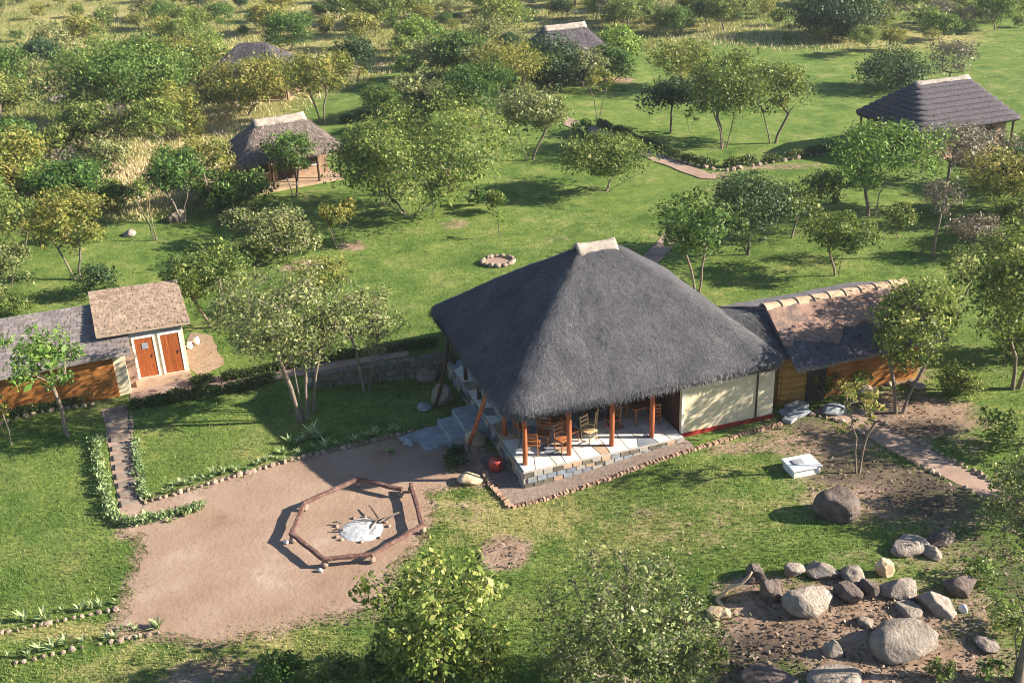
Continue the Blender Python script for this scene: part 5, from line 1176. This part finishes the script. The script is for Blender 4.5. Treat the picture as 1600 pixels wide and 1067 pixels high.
def aloe_mesh(seed, n=11, L=.34):
    r = random.Random(seed); V = []; Fs = []; t = []
    for k in range(n):
        an = k*2.4+r.uniform(-.3, .3); el = r.uniform(.5, 1.35); l = L*r.uniform(.7, 1.2); w = .028; b = len(V); d = Vector((math.cos(an)*math.cos(el), math.sin(an)*math.cos(el), math.sin(el))); s = Vector((-math.sin(an), math.cos(an), 0)); 
        m = d*l*.55+Vector((0, 0, .02)); tip = d*l+Vector((math.cos(an), math.sin(an), -.25))*l*.14
        V += [s*-w, s*w, m+s*w*1.2, m-s*w*1.2, tip]; Fs += [(b, b+1, b+2), (b, b+2, b+3), (b+3, b+2, b+4)]; t += [min(1, max(0, r.gauss(.55, .2)))]*5
    return npmesh('plant', [tuple(v) for v in V], Fs, LM['aloe'], {'tint': t})
AM = [aloe_mesh(k, 12+k % 3) for k in range(6)]
def plants(pxs, spacing, label, seed, scale=1, jit=.1, skip=.1):
    r = random.Random(seed); pts = pl(pxs)
    for a, b in zip(pts[:-1], pts[1:]):
        n = int(np.linalg.norm(b-a)/spacing)
        for i in range(n):
            if r.random() < skip: continue
            p = a+(b-a)*(i+r.uniform(.2, .8))/n; p[0] += r.gauss(0, jit); p[1] += r.gauss(0, jit)
            o = obj('border_plant', r.choice(AM)); s = scale*r.choice((.5, .75, .8, 1.05))*r.uniform(.8, 1.15); o.location = (p[0], p[1], float(zg(p[0], p[1]))); o.scale = (s, s, s*r.uniform(.9, 1.3)); o.rotation_euler = (r.uniform(-.15, .15), r.uniform(-.15, .15), r.uniform(0, 6)); tag(o, label, 'plant', label)
plants([(228, 778), (330, 747), (470, 706)], .16, 'spiky pale plant in the sunny border along the dirt yard', 1, .95, .12, .05)
plants([(152, 690), (160, 740), (175, 805), (198, 820), (240, 813), (312, 795)], .28, 'pale spiky plant in the border round the stepped path foot', 8, 1.0, .15, .05)
plants([(213, 695), (220, 780)], .3, 'pale spiky plant right of the stepped path', 9, .9, .1, .05)
plants([(470, 706), (560, 688), (650, 664)], .5, 'spiky pale plant in the shaded border along the dirt yard', 2, 1.2, .1, .1)
plants([(450, 695), (470, 690), (498, 686)], .18, 'leafy pale plant in the clump at the shadow edge of the lawn', 6, 1.5, .15, 0)
plants([(-20, 985), (95, 960), (185, 943)], .28, 'spiky pale plant above the edging stones of the large left lawn', 3, 1.1)
plants([(-20, 1035), (120, 1006), (250, 980)], .4, 'spiky pale plant along the lower side of the grassy track', 4, 1.1)
plants([(180, 975), (230, 985), (258, 990)], .3, 'spiky pale plant at the end of the grassy track', 5, 1.1)
plants([(605, 705), (625, 712)], .3, 'lone spiky plant in the shaded yard before the steps', 7, 1.3, .05, 0)

# ------------------------------------------------------------------ thin air haze
hz = MB().box((0, 1150, 12), (3100, 2980, 28)).build('haze'); tag(hz, 'thin pale haze in the air over the land', 'haze', kind='stuff')
m, nt, N, L, P = newmat('haze_air'); N.remove(P); pv = N.new('ShaderNodeVolumePrincipled'); pv.inputs['Color'].default_value = (.86, .92, 1, 1); pv.inputs['Density'].default_value = 0.00022; pv.inputs['Anisotropy'].default_value = .2
L.new(pv.outputs[0], N['Material Output'].inputs['Volume']); hz.data.materials.append(m)
